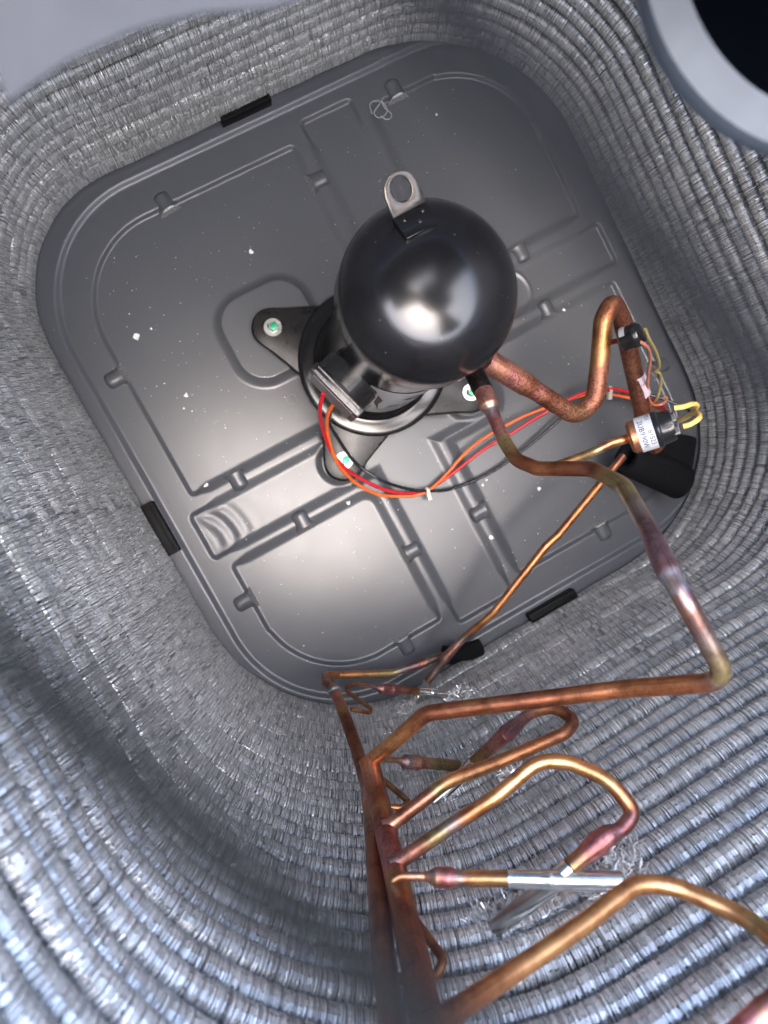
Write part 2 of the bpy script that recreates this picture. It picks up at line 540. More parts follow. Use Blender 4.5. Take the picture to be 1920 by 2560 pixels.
def pan_height(x, y):
    D = 0.0046
    outer = sd_rr(x, y, -0.364, 0.366, -0.366, 0.364, 0.16)
    pl = [
        sd_rr(x, y, -0.323, 0.009, -0.018, 0.320, (0.006, 0.05, 0.006, 0.12)),
        sd_rr(x, y, -0.322, -0.113, -0.323, -0.123, (0.118, 0.006, 0.02, 0.006)),
        sd_rr(x, y, 0.125, 0.323, 0.074, 0.322, (0.01, 0.006, 0.12, 0.006)),
    ]
    br = np.maximum(sd_rr(x, y, 0.013, 0.323, -0.323, -0.028, (0.006, 0.12, 0.006, 0.02)),
                    -sd_rr(x, y, -0.05, 0.105, -0.115, 0.10, 0.030))
    pl.append(br)
    strips = [
        sd_rr(x, y, -0.338, -0.02, -0.104, -0.040, 0.006),
        sd_rr(x, y, 0.032, 0.105, 0.02, 0.342, 0.006),
        sd_rr(x, y, -0.02, 0.341, -0.006, 0.052, 0.006),
        sd_rr(x, y, -0.093, -0.007, -0.341, 0.0, 0.006),
        sd_rr(x, y, -0.135, 0.092, -0.104, 0.062, 0.03),
    ]
    d = pl[0]
    for q in pl[1:] + strips: d = np.minimum(d, q)
    edge = np.maximum(np.abs(x), np.abs(y))
    w = 0.017 - 0.010 * np.clip((edge - 0.300) / 0.015, 0, 1)
    corner = np.clip((np.hypot(x, y) - 0.37) / 0.03, 0, 1)
    w = w * (1 - corner) + 0.0065 * corner
    def up(dist, wid):
        t = np.clip(dist / wid + 0.5, 0, 1)
        return t * t * (3 - 2 * t)
    z = -D + D * up(d, w)
    z = z + 0.0045 * up(outer, 0.009)
    # raised mounting pads
    for q, h, w in ((sd_rr(x, y, -0.186, -0.072, 0.068, 0.178, 0.035), 0.009, 0.014),
                    (np.hypot(x + 0.131, y + 0.070) - 0.026, 0.006, 0.009),
                    (np.hypot(x - 0.064, y + 0.070) - 0.030, 0.006, 0.010)):
        z = z + h * sstep(q, w)
    # pressed ring beside the compressor
    rr = np.hypot(x - 0.178, y - 0.022)
    z = z + 0.0012 * np.exp(-((rr - 0.034) / 0.0022) ** 2)
    # waves pressed into the strip end by the coil side
    rw = np.hypot(x + 0.355, y + 0.085)
    z = z + 0.0006 * np.cos(rw * 2 * np.pi / 0.021) * np.exp(-((rw - 0.055) / 0.024) ** 2) * sstep(strips[0] + 0.012, 0.01)
    # sheet is never quite flat
    z = z + 0.0007 * np.sin(x * 9 + 1) * np.cos(y * 8) 
    return z

def build_pan():
    n = 701
    g = np.linspace(-0.455, 0.455, n)
    X, Y = np.meshgrid(g, g)
    Z = pan_height(X, Y)
    co = np.stack([X, Y, Z], -1).reshape(-1, 3)
    i = np.arange(n * n).reshape(n, n)
    q = np.stack([i[:-1, :-1], i[:-1, 1:], i[1:, 1:], i[1:, :-1]], -1).reshape(-1, 4)
    me = bpy.data.meshes.new('pan_sheet')
    me.vertices.add(len(co)); me.vertices.foreach_set('co', co.ravel())
    me.loops.add(q.size); me.loops.foreach_set('vertex_index', q.ravel())
    me.polygons.add(len(q)); me.polygons.foreach_set('loop_start', np.arange(len(q)) * 4); me.polygons.foreach_set('loop_total', np.full(len(q), 4))
    me.polygons.foreach_set('use_smooth', np.ones(len(q), bool))
    me.update(calc_edges=True)
    return me

def pz(x, y): return float(pan_height(np.array([x]), np.array([y]))[0])

pan = thing('base_pan', 'grey enamelled base pan with pressed ribs, drain slots and a rounded square outline', 'base pan')
link('pan_sheet', build_pan(), 'pan', pan)

# drain louvres: (x, y, angle of the direction from plateau to groove, screen coloured pale for light coming through)
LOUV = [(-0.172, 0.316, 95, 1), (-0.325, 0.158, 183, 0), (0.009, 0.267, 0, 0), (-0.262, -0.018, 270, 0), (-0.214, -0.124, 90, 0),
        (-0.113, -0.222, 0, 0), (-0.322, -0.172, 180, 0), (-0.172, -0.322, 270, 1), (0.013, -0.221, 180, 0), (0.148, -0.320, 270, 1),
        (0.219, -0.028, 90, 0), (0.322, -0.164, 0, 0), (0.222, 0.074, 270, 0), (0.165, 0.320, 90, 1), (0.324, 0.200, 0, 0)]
def hood_mesh():
    verts, faces = [], []
    nu, nv = 10, 8
    for i in range(nu + 1):
        t = i / nu
        x = 0.000 + 0.024 * t
        r = 0.0118 * (1 if t < 0.72 else math.sqrt(max(0, 1 - ((t - 0.72) / 0.28) ** 2)))
        for k in range(nv + 1):
            a = math.pi * k / nv
            flare = 1.0 + 0.25 * max(0, 0.2 - t) * 5
            verts.append((x, r * flare * math.cos(a), -0.004 + (0.0085 * (r / 0.0118)) * math.sin(a)))
    for i in range(nu):
        for k in range(nv):
            a = i * (nv + 1) + k
            faces.append((a, a + 1, a + nv + 2, a + nv + 1))
    return mesh_from('hood', verts, faces)
def slot_mesh(ry=0.0145, rx=0.0045, z0=-0.0048, z1=0.0036):
    """screened mouth: leans from the floor up under the hood, its ends drawn out along the rib"""
    verts, faces = [], []
    n = 20
    for k in range(n + 1):
        t = -1 + 2 * k / n
        h = math.cos(t * math.pi / 2) ** 0.8 if abs(t) < 1 else 0
        y = ry * t
        verts.append((-rx, y, z0)); verts.append((-rx + (rx + 0.001) * h + 0.0005, y * (1 - 0.15 * h), z0 + (z1 - z0) * h + 0.0001))
    for k in range(n): faces.append((2 * k, 2 * k + 2, 2 * k + 3, 2 * k + 1))
    return mesh_from('slot', verts, faces)
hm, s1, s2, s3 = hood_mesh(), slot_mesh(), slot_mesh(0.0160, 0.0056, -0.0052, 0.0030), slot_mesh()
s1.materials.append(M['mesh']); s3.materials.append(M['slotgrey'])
for x, y, a, lit in LOUV:
    mw = Matrix.Translation((x, y, 0)) @ Matrix.Rotation(R(a), 4, 'Z')
    h = link('drain_hood', hm, 'pan', pan); h.matrix_world = mw
    rimo = link('slot_edge', s2, 'slotgrey', h); rimo.matrix_parent_inverse = Matrix.Identity(4); rimo.location = (-0.0006, 0, 0.0001)
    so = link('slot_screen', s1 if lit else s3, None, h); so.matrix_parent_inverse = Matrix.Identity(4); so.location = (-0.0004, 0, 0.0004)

# concrete pad under the unit
gm = box_mesh('ground', (3, 3, 0.1), 0, Matrix.Translation((0, 0, -0.14)))
tag(link('ground', gm, 'concrete'), 'concrete ground below the unit', None, kind='structure')

# ------------------------------------------------------------------ coil
CX0, CX1, CY0, CY1, CR = -0.391, 0.364, -0.393, 0.387, (0.212, 0.222, 0.170, 0.215)
def coil_path(step, x0=CX0, x1=CX1, y0=CY0, y1=CY1, r=CR):
    """counter-clockwise from the bottom side; r = corner radii bottom right, top right, top left, bottom left"""
    if not isinstance(r, tuple): r = (r,) * 4
    P, Nn = [], []
    def line(a, b, n):
        L_ = math.hypot(b[0] - a[0], b[1] - a[1]); k = max(1, int(L_ / step))
        for i in range(k):
            t = i / k
            P.append((a[0] + (b[0] - a[0]) * t, a[1] + (b[1] - a[1]) * t)); Nn.append(n)
    def arc(cx, cy, a0, q):
        k = int(q * math.pi / 2 / step)
        for i in range(k):
            a = R(a0 + 90 * i / k)
            P.append((cx + q * math.cos(a), cy + q * math.sin(a))); Nn.append((-math.cos(a), -math.sin(a)))
    line((x0 + r[3], y0), (x1 - r[0], y0), (0, 1)); arc(x1 - r[0], y0 + r[0], -90, r[0])
    line((x1, y0 + r[0]), (x1, y1 - r[1]), (-1, 0)); arc(x1 - r[1], y1 - r[1], 0, r[1])
    line((x1 - r[1], y1), (x0 + r[2], y1), (0, -1)); arc(x0 + r[2], y1 - r[2], 90, r[2])
    line((x0, y1 - r[2]), (x0, y0 + r[3]), (1, 0)); arc(x0 + r[3], y0 + r[3], 180, r[3])
    return np.array(P), np.array(Nn)

def row_core():
    P, Nn = coil_path(0.012)
    pos = [Vector((p[0], p[1], 0)) for p in P]; n = len(pos); seg = 10
    verts, faces = [], []
    for i in range(n):
        for k in range(seg):
            a = 2 * math.pi * k / seg
            verts.append(pos[i] + Vector((Nn[i][0] * math.cos(a), Nn[i][1] * math.cos(a), math.sin(a))) * 0.0056)
    for i in range(n):
        j = (i + 1) % n
        for k in range(seg):
            k2 = (k + 1) % seg
            faces.append((i * seg + k, j * seg + k, j * seg + k2, i * seg + k2))
    return mesh_from('tube_core', verts, faces)

def row_spines(seed, step=0.00066, nseg=7):
    """thin fins standing square to the tube: each is a fan of narrow strips with its own length, lean and tone"""
    g = np.random.default_rng(seed)
    P, Nn = coil_path(step)
    S = len(P)
    T = np.stack([-Nn[:, 1], Nn[:, 0], np.zeros(S)], 1)
    N3 = np.stack([Nn[:, 0], Nn[:, 1], np.zeros(S)], 1)
    Z3 = np.array([0, 0, 1.0])
    u = np.arange(S) / S * 2 * np.pi
    P3 = np.stack([P[:, 0], P[:, 1], 0.0007 * np.sin(u * 5 + seed) + 0.0004 * np.sin(u * 13 + 2 * seed)], 1) + N3 * (0.0006 * np.sin(u * 9 + seed * 2))[:, None]
    # fins lean together in small clumps
    cl = np.cumsum(g.random(S) < 0.28)
    clr = g.standard_normal(cl.max() + 2)[cl]
    clt = g.standard_normal(cl.max() + 2)[cl]
    lean = 0.05 * np.sin(u * 23 + seed) + 0.012 * clr + 0.018 * g.standard_normal(S)
    rad_s = 0.0108 + 0.00002 * clt + 0.00016 * g.standard_normal(S) + 0.00025 * np.sin(u * 37 + seed)
    tone_s = np.clip(0.52 + 0.34 * g.standard_normal(S), 0, 1)
    P3 = P3 + T * (g.uniform(-0.00012, 0.00012, S))[:, None]
    quads, tones = [], []
    wf = g.uniform(0.00019, 0.00033, S)
    prof = (1.0, 1.02, 1.02, 1.0, 0.96, 0.89, 0.81, 0.73)
    kink = 0.00005 * g.standard_normal(S)
    a_edges = np.radians(np.linspace(-42, 118, nseg + 1))
    for k in range(nseg):
        a0 = a_edges[k] + g.normal(0, 0.05, S); a1 = a_edges[k + 1] + g.normal(0, 0.05, S)
        r = rad_s
        fr = (0.9, 1.0, 1.0, 0.9, 0.7, 0.45, 0.28)[k]
        w = wf * fr
        off = (lean * 0.011 + kink * k)[:, None] * T
        off2 = (lean * 0.011 + kink * (k + 1))[:, None] * T
        d0 = N3 * np.cos(a0)[:, None] + Z3 * np.sin(a0)[:, None]
        d1 = N3 * np.cos(a1)[:, None] + Z3 * np.sin(a1)[:, None]
        W_ = w[:, None] * T
        rr = r[:, None]
        tilt = (d0 + d1) * 0.5
        hump = g.uniform(-0.5, 0.5, S)[:, None] * 0.00018
        # rim strip, slightly twisted so each catches the light differently
        A = P3 + d0 * rr * prof[k] + off; B = P3 + d1 * rr * prof[k + 1] + off2
        quads.append(np.stack([A - W_ - tilt * hump, A + W_ + tilt * hump, B + W_ + tilt * hump, B - W_ - tilt * hump], 1)); tones.append(tone_s + 0.05 * g.standard_normal(S))
        # the face of the fin behind its rim
        C_ = P3 + d0 * 0.0055; D_ = P3 + d1 * 0.0055
        quads.append(np.stack([A, C_, D_, B], 1)); tones.append(tone_s - 0.05)
    co = np.concatenate(quads).reshape(-1, 3)
    m = len(co) // 4
    me = bpy.data.meshes.new('fins')
    nv = len(co)
    me.vertices.add(nv); me.vertices.foreach_set('co', co.ravel())
    me.loops.add(nv); me.loops.foreach_set('vertex_index', np.arange(nv))
    me.polygons.add(m); me.polygons.foreach_set('loop_start', np.arange(m) * 4); me.polygons.foreach_set('loop_total', np.full(m, 4))
    me.update(calc_edges=True)
    a = me.attributes.new('tone', 'FLOAT', 'POINT')
    a.data.foreach_set('value', np.repeat(np.clip(np.concatenate(tones), 0, 1), 4))
    me.materials.append(M['spine'])
    return me

coil = thing('condenser_coil', 'bristly aluminium spine-fin coil wound in stacked rows round the whole unit', 'coil')
corem = row_core()
spinem = [row_spines(q) for q in (3, 5, 9, 14, 21)]
PITCH = 0.0218
NROW = 37
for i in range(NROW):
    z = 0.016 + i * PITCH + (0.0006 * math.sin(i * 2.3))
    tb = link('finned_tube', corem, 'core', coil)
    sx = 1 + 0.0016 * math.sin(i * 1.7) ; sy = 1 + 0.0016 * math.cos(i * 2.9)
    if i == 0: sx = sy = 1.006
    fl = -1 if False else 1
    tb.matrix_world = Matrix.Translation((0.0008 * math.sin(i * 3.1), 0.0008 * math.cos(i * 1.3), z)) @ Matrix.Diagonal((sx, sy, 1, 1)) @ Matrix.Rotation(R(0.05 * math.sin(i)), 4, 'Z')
    sp = bpy.data.objects.new('spine_fins', spinem[(i * 2) % 5]); COL.objects.link(sp)
    sp.parent = tb
    sp['kind'] = 'stuff'
# ---- outer cabinet
def ring_wall(name, x0, x1, y0, y1, r, z0, z1, t=0.002):
    P, Nn = coil_path(0.02, x0, x1, y0, y1, r)
    n = len(P); verts = []
    for p, nn in zip(P, Nn):
        verts += [(p[0], p[1], z0), (p[0], p[1], z1), (p[0] - nn[0] * t, p[1] - nn[1] * t, z1), (p[0] - nn[0] * t, p[1] - nn[1] * t, z0)]
    faces = []
    for i in range(n):
        j = (i + 1) % n
        for k in range(4):
            faces.append((i * 4 + k, j * 4 + k, j * 4 + (k + 1) % 4, i * 4 + (k + 1) % 4))
    return mesh_from(name, verts, faces)
cab = thing('cabinet_shell', 'grey sheet metal cabinet around the outside of the coil', 'cabinet')
link('side_wall', ring_wall('side_wall', -0.43, 0.43, -0.43, 0.43, 0.18, -0.03, 0.905), 'cab', cab)
# top panel with round orifice
FX, FY = 0.035, 0.007
def top_panel():
    n = 96; verts, faces = [], []
    for k in range(n):
        a = 2 * math.pi * k / n
        c, s = math.cos(a), math.sin(a)
        q = 0.428 / max(abs(c), abs(s)); q = max(min(q, 0.52), 0.4275)
        for (rr, z, fx) in ((0.402, 0.885, 1), (0.404, 0.905, 1), (0.407, 0.912, 1), (q, 0.912, 0)):
            verts.append((c * rr, s * rr, z))
    for k in range(n):
        j = (k + 1) % n
        for i in range(3):
            faces.append((k * 4 + i, k * 4 + i + 1, j * 4 + i + 1, j * 4 + i))
    return mesh_from('top_panel', verts, faces)
link('top_panel', top_panel(), 'cab', cab)

link('light_blocking_panel', box_mesh('light_blocking_panel', (0.86, 0.29, 0.004), 0.001, Matrix.Translation((0, 0.285, 0.952))), 'cab', cab)  # unseen panel added to shut out sky light over the upper side

# ------------------------------------------------------------------ compressor
KX, KY = -0.0335, 0.0248
comp = thing('compressor', 'black painted domed compressor canister bolted to the centre of the pan', 'compressor', (KX, KY, 0.0))
def foot_poly():
    Bc = [(0.0953 * a, 0.0953 * b) for a, b in ((-1, 1), (-1, -1), (1, -1), (1, 1))]
    pts = []
    for k in range(240):
        a = 2 * math.pi * k / 240
        d = np.array([math.cos(a), math.sin(a)])
        best = 0.0
        t = 0.05
        while t < 0.20:
            p = d * t
            s = math.hypot(*p) - 0.092
            for b in Bc:
                bl = math.hypot(*b); bu = np.array(b) / bl
                al = float(p @ bu); pe = abs(float(p[0] * bu[1] - p[1] * bu[0]))
                if al > 0:
                    w = 0.056 + (0.026 - 0.056) * min(1, max(0, (al - 0.06) / (bl - 0.06)))
                    s2 = (pe - w) if al < bl else math.hypot(al - bl, pe) - 0.026
                    s = min(s, s2)
            if s < 0: best = t
            t += 0.0005
        pts.append((d[0] * best, d[1] * best))
    # smooth the outline
    out = []
    n = len(pts)
    for i in range(n):
        out.append((sum(pts[(i + j) % n][0] for j in (-1, 0, 1)) / 3, sum(pts[(i + j) % n][1] for j in (-1, 0, 1)) / 3))
    return out
fp = foot_poly()
link('foot_plate', prism('foot_plate', fp, 0.019, 0.024, 0.0012, mat4=Matrix.Translation((KX, KY, 0))), 'foot', comp)
# turned-down edge of the plate
rimv, rimf = [], []
for i, (x, y) in enumerate(fp):
    l = math.hypot(x, y); ux, uy = x / l, y / l
    rimv += [(KX + x - ux * 0.001, KY + y - uy * 0.001, 0.0225), (KX + x + ux * 0.0018, KY + y + uy * 0.0018, 0.021), (KX + x + ux * 0.0022, KY + y + uy * 0.0022, 0.010), (KX + x, KY + y, 0.010)]
for i in range(len(fp)):
    j = (i + 1) % len(fp)
    for k in range(3): rimf.append((i * 4 + k, j * 4 + k, j * 4 + k + 1, i * 4 + k + 1))
link('plate_flange', mesh_from('plate_flange', rimv, rimf), 'black', comp)
link('base_ring', lathe('base_ring', [(0.068, 0.036), (0.074, 0.034), (0.078, 0.029), (0.082, 0.0285), (0.091, 0.0295), (0.0965, 0.0275), (0.098, 0.024)], 72, origin=(KX, KY, 0)), 'black', comp)
link('shell', lathe('shell', [(0.0, 0.02), (0.060, 0.022), (0.0675, 0.030), (0.0695, 0.036), (0.0698, 0.060), (0.0695, 0.302), (0.0695, 0.31), (0.0750, 0.313), (0.0762, 0.316)], 96, origin=(KX, KY, 0), ang=60), 'black', comp)
dome = [(0.0768, 0.316), (0.0775, 0.319), (0.0775, 0.352)]
for k in range(1, 20):
    a = k / 20 * math.pi / 2
    dome.append((0.0775 * math.cos(a) ** 0.80, 0.352 + 0.044 * math.sin(a)))
dome.append((0.0, 0.396))
link('dome', lathe('dome', dome, 128, origin=(KX, KY, 0), ang=70), 'black', comp)
link('weld_bead', lathe('weld_bead', [(0.0695, 0.0), (0.0712, 0.0015), (0.0718, 0.003), (0.0712, 0.0045), (0.0695, 0.006)], 96, origin=(KX, KY, 0.038)), 'black', comp)

# terminal box and its cover
tdir = Vector((-0.957, -0.290, 0.0)).normalized()
tside = Vector((-tdir.y, tdir.x, 0))
TB = Vector((KX, KY, 0.205))
link('terminal_housing', lathe('terminal_housing', [(0.0, 0.05), (0.030, 0.05), (0.031, 0.066), (0.033, 0.068), (0.033, 0.088), (0.028, 0.090), (0, 0.09)], 40, axis=tdir, origin=TB), 'plastic', comp)
mt = frame(TB + tdir * 0.094, tdir)
cv = link('terminal_cover', box_mesh('terminal_cover', (0.012, 0.068, 0.060), 0.003, mt), 'plastic', comp)
link('cover_band', box_mesh('cover_band', (0.0020, 0.058, 0.0010), 0.0003, mt @ Matrix.Translation((0.003, 0, 0.0302))), 'greylab', cv)
link('cover_label', box_mesh('cover_label', (0.0005, 0.054, 0.046), 0.0, mt @ Matrix.Translation((0.0063, 0, 0))), 'greylab', cv)
link('cover_strip', box_mesh('cover_strip', (0.0016, 0.058, 0.0010), 0.0003, mt @ Matrix.Translation((-0.002, 0, 0.0303))), 'greylab', cv)
# retaining spring clip
link('spring_clip', mesh_from('spring_clip', [mt @ Vector(v) for v in [(-0.026, 0.033, 0.024), (-0.018, 0.034, 0.026), (-0.015, 0.042, 0.026), (-0.020, 0.039, 0.023), (-0.026, 0.040, 0.022)]], [(0, 1, 2, 3, 4)], False), 'tab', comp)

# lifting tab on the dome
t0 = Vector((-0.0441, 0.0829, 0.3900)); t1 = Vector((-0.0141, 0.0835, 0.3900)); t2 = Vector((-0.0155, 0.0624, 0.3960)); t3 = Vector((-0.0437, 0.0629, 0.3960))
xa = (t1 - t0).normalized(); ya = (t0 - t3); ya = (ya - xa * ya.dot(xa)).normalized(); za = xa.cross(ya)
if za.z < 0: za = -za
wtab = (t1 - t0).length; hb = (t0 - t3).length
mb = Matrix((xa, ya, za)).transposed().to_4x4(); mb.translation = (t0 + t1) / 2 + Vector((0, 0, 0.0))
tab = link('lifting_tab', prism('lifting_tab', [(-wtab / 2, -hb), (wtab / 2, -hb), (wtab / 2, 0.001), (-wtab / 2, 0.001)], -0.006, 0.0005, 0.0009, mat4=mb), 'black', comp)
for dx, dy in ((-0.008, -0.006), (0.0085, -0.006), (0.002, -0.013)):
    link('weld_dimple', lathe('weld_dimple', [(0.0017, 0), (0.0016, 0.0005), (0.0009, 0.0011), (0, 0.0012)], 16, origin=mb @ Vector((dx, dy, 0.0005)), axis=za), 'tab', tab)
HT = 0.030
outl = [(-wtab / 2, 0), (wtab / 2, 0), (wtab / 2, HT * 0.55)]
for k in range(1, 14):
    a = R(20 + 140 * k / 14)
    outl.append((wtab / 2 * math.cos(a), HT - 0.014 + 0.014 * math.sin(a)))
outl.append((-wtab / 2, HT * 0.55))
hole = [(0.0085 * math.cos(2 * math.pi * k / 28), HT * 0.56 + 0.0095 * math.sin(2 * math.pi * k / 28)) for k in range(28)]
ear = prism('lifting_ear', outl, -0.0015, 0.0012, 0.0007, hole=hole, mat4=mb @ Matrix.Rotation(R(38), 4, 'X'))
link('lifting_ear', ear, 'tab', tab)

# bolts with washers
BOLTS = [(-1, 1), (-1, -1), (1, -1), (1, 1)]
for a, b in BOLTS:
    bx, by = KX + a * 0.0953, KY + b * 0.0953
    ws = link('washer', lathe('washer', [(0.004, 0.0242), (0.0115, 0.0242), (0.0118, 0.0248), (0.0118, 0.0262), (0.0112, 0.0268), (0.004, 0.0268)], 36, origin=(bx, by, 0)), 'steel', comp)
    me = lathe('bolt_head', [(0.0062, 0.0268), (0.0062, 0.0330), (0.0055, 0.0340), (0, 0.0340)], 6, origin=(bx, by, 0), smooth=False)
    bh = link('bolt_head', me, 'steel', comp)
    gp = [(0.0056 * (0.75 + 0.3 * rng.random()) * math.cos(2 * math.pi * k / 12), 0.0056 * (0.75 + 0.3 * rng.random()) * math.sin(2 * math.pi * k / 12)) for k in range(12)]
    link('thread_lock', prism('thread_lock', gp, 0.0341, 0.0347, 0.0002, mat4=Matrix.Translation((bx + 0.0006, by - 0.0006, 0))), 'green', bh)
    link('bushing', lathe('bushing', [(0.012, 0.0), (0.014, 0.003), (0.014, 0.016), (0.012, 0.019)], 24, origin=(bx, by, 0)), 'rubber', comp)

# wrap-round nameplate on the shell: a is the angle round the shell in degrees
def shell_patch(name, a0, a1, z0, z1, mat, r=0.0701, parent=None, n=16):
    verts, faces = [], []
    for i in range(n + 1):
        a = R(a0 + (a1 - a0) * i / n)
        for z in (z0, z1): verts.append((KX + r * math.cos(a), KY + r * math.sin(a), z))
    for i in range(n): faces.append((2 * i, 2 * i + 2, 2 * i + 3, 2 * i + 1))
    me = mesh_from(name, verts, faces)
    return link(name, me, mat, parent or comp)
np_ = shell_patch('nameplate', -146, -78, 0.056, 0.235, 'nplate')
shell_patch('green_panel', -145, -131, 0.058, 0.120, 'greenlab', 0.0704, np_)
shell_patch('white_panel', -145, -88, 0.058, 0.150, 'white', 0.0702, np_)
for k in range(26):
    a = -118 + k * 1.1
    if k in (12, 13): continue
    if rng.random() < 0.75: shell_patch('barcode_bar', a, a + rng.choice((0.35, 0.55, 0.7)), 0.112, 0.142, 'ink', 0.0706, np_, 1)
def wrap_text(body, size, ang, z, mat='ink', r=0.0707, nm='printed_line', sy=1.0):
    me = text_mesh(nm, body, size, 0)
    def f(c):
        a = R(ang) + c.x / r
        return Vector((KX + r * math.cos(a), KY + r * math.sin(a), z + c.y * sy))
    wrap(me, f)
    return link(nm, me, mat, np_)
wrap_text('17181E1UEW1D5EU', 0.0050, -110, 0.095, sy=4.0)
wrap_text('ED-RE-LTF', 0.0045, -108, 0.073, sy=3.0)
# leaf-shaped emblem
em = []
for k in range(24):
    t = k / 24 * 2 * math.pi
    xx = 0.0135 * math.cos(t); yy = 0.0055 * math.sin(t) * abs(math.sin(t)) ** 0.3
    a = R(-100) + xx / 0.0706
    em.append((KX + 0.0706 * math.cos(a), KY + 0.0706 * math.sin(a), 0.185 + yy * 1.8))
link('emblem', mesh_from('emblem', em, [tuple(range(24))], False), 'ink', np_)
# the canister leans a little on its rubber grommets
TILT = Matrix.Translation((KX, KY, 0.03)) @ Matrix.Rotation(R(1.0), 4, Vector((0.49, 0.87, 0))) @ Matrix.Translation((-KX, -KY, -0.03))
for o in list(comp.children):
    if o.name.split('.')[0] in ('shell', 'dome', 'weld_bead', 'nameplate', 'terminal_housing', 'terminal_cover', 'spring_clip', 'lifting_tab'):
        o.matrix_world = TILT @ o.matrix_world

# ------------------------------------------------------------------ suction and discharge stubs and lines
# large suction line with a tall loop
sl = thing('suction_line', 'thick brown copper suction pipe rising from the compressor into a tall narrow loop', 'pipe', (0.0310, -0.0539, 0.2350))
pipe('loop_pipe', [(0.0261, -0.0479, 0.2450), (0.0620, -0.0941, 0.2250), (0.1009, -0.1472, 0.2050), (0.1291, -0.1412, 0.2050), (0.1494, -0.1046, 0.2150), (0.1674, -0.0683, 0.2250), (0.1865, -0.0552, 0.2250), (0.1977, -0.0783, 0.2050), (0.2045, -0.1383, 0.1650), (0.2114, -0.2053, 0.1200), (0.2209, -0.2425, 0.1000)],
     [(0, .0122), (.55, .0122), (.75, .0124), (.80, .0116), (.86, .0124), (.95, .0112), (1.1, .0102), (10, .0102)],
     [0.02, 0.02, 0.026, 0.02, 0.02, 0.02, 0.020, 0.02, 0.03, 0.02, 0.02],
     [(0, ROSE), (.3, PINK), (.6, PINK), (.75, CUR), (1.0, CUD), (1.12, PINK), (1.3, CUD), (1.7, CUR), (2.0, BRONZE), (2.6, CUR), (3.6, CUR), (4.0, CUR), (4.4, (0.55, 0.27, 0.10)), (4.9, (0.50, 0.24, 0.10)), (5.3, CUD), (6.5, CUD), (8, (0.30, 0.13, 0.09)), (10, CUD)],
     [(0, .5), (.8, .9), (1.5, 1.0), (3, .8), (4, .55), (4.6, .4), (5.5, .75), (10, .85)], sl, 22)
# paper sticker on the far leg
c0 = Vector((0.2059, -0.1412, 0.1630)); c1 = Vector((0.2116, -0.1676, 0.1450))
axs = (c1 - c0).normalized()
mid = c0
lm = lathe('s', [(0.0107, 0.0), (0.0107, (c1 - c0).length)], 40, axis=axs, origin=c0)
bm = bmesh.new(); bm.from_mesh(lm)
camdir = (cam.matrix_world.translation - c0).normalized(); sidev = axs.cross(camdir)
dele = [f for f in bm.faces if (f.calc_center_median() - c0).normalized().dot((camdir + sidev * -0.5).normalized()) < 0.35 and True]
dele = [f for f in bm.faces if (f.normal).dot((camdir * 1.0 - sidev * 0.3).normalized()) < 0.2]
bmesh.ops.delete(bm, geom=dele, context='FACES'); bm.to_mesh(lm); bm.free()
stk = link('paper_sticker', lm, 'pinklab', sl)
pn = camdir - axs * camdir.dot(axs); pn.normalize()
sdv = axs.cross(pn)
for txt, off, sz in (('2012 PM', 0.35, 0.0055), ('3C', 0.72, 0.006)):
    tm = text_mesh('sticker_print', txt, sz, 0)
    o0 = c0 + axs * (c1 - c0).length * off
    def f(c, o0=o0):
        a = (c.x + 0.0) / 0.0108
        return o0 - axs * (-c.y) * 1.0 + pn * (0.01085 * math.cos(a)) + sdv * (0.01085 * math.sin(a))
    wrap(tm, f); link('sticker_print', tm, 'ink', stk)

# discharge line: black stub, brazed cup, rising tinted pipe, long run back to the gas header
dl = thing('discharge_line', 'long heat-tinted copper discharge pipe with two wide bends crossing the lower right', 'pipe', (-0.0080, -0.0556, 0.3000))
sta = [(-0.0082, -0.0472, 0.2980), (-0.0099, -0.0642, 0.3050), (-0.0116, -0.0766, 0.3100)]
pipe('black_stub', sta, [(0, .0094), (1.6, .0096), (2, .0090)], 0.01, [(0, (0.02, 0.02, 0.02)), (2, (0.03, 0.028, 0.028))], [(0, .25), (2, .25)], dl)
B = [(-0.0115, -0.0733, 0.3100), (-0.0187, -0.1014, 0.3250), (-0.0247, -0.1217, 0.3400), (-0.0277, -0.1388, 0.3550), (-0.0205, -0.1519, 0.3750), (0.0054, -0.1670, 0.4150), (0.0052, -0.1825, 0.4550), (-0.0215, -0.2023, 0.5200), (-0.0358, -0.2145, 0.5500), (-0.0413, -0.2286, 0.5650), (-0.0418, -0.2363, 0.5670), (-0.0363, -0.2946, 0.5600), (-0.0785, -0.2940, 0.5000), (-0.1151, -0.2871, 0.4750), (-0.2025, -0.2649, 0.4300), (-0.2324, -0.2788, 0.4100), (-0.2600, -0.2933, 0.3850)]
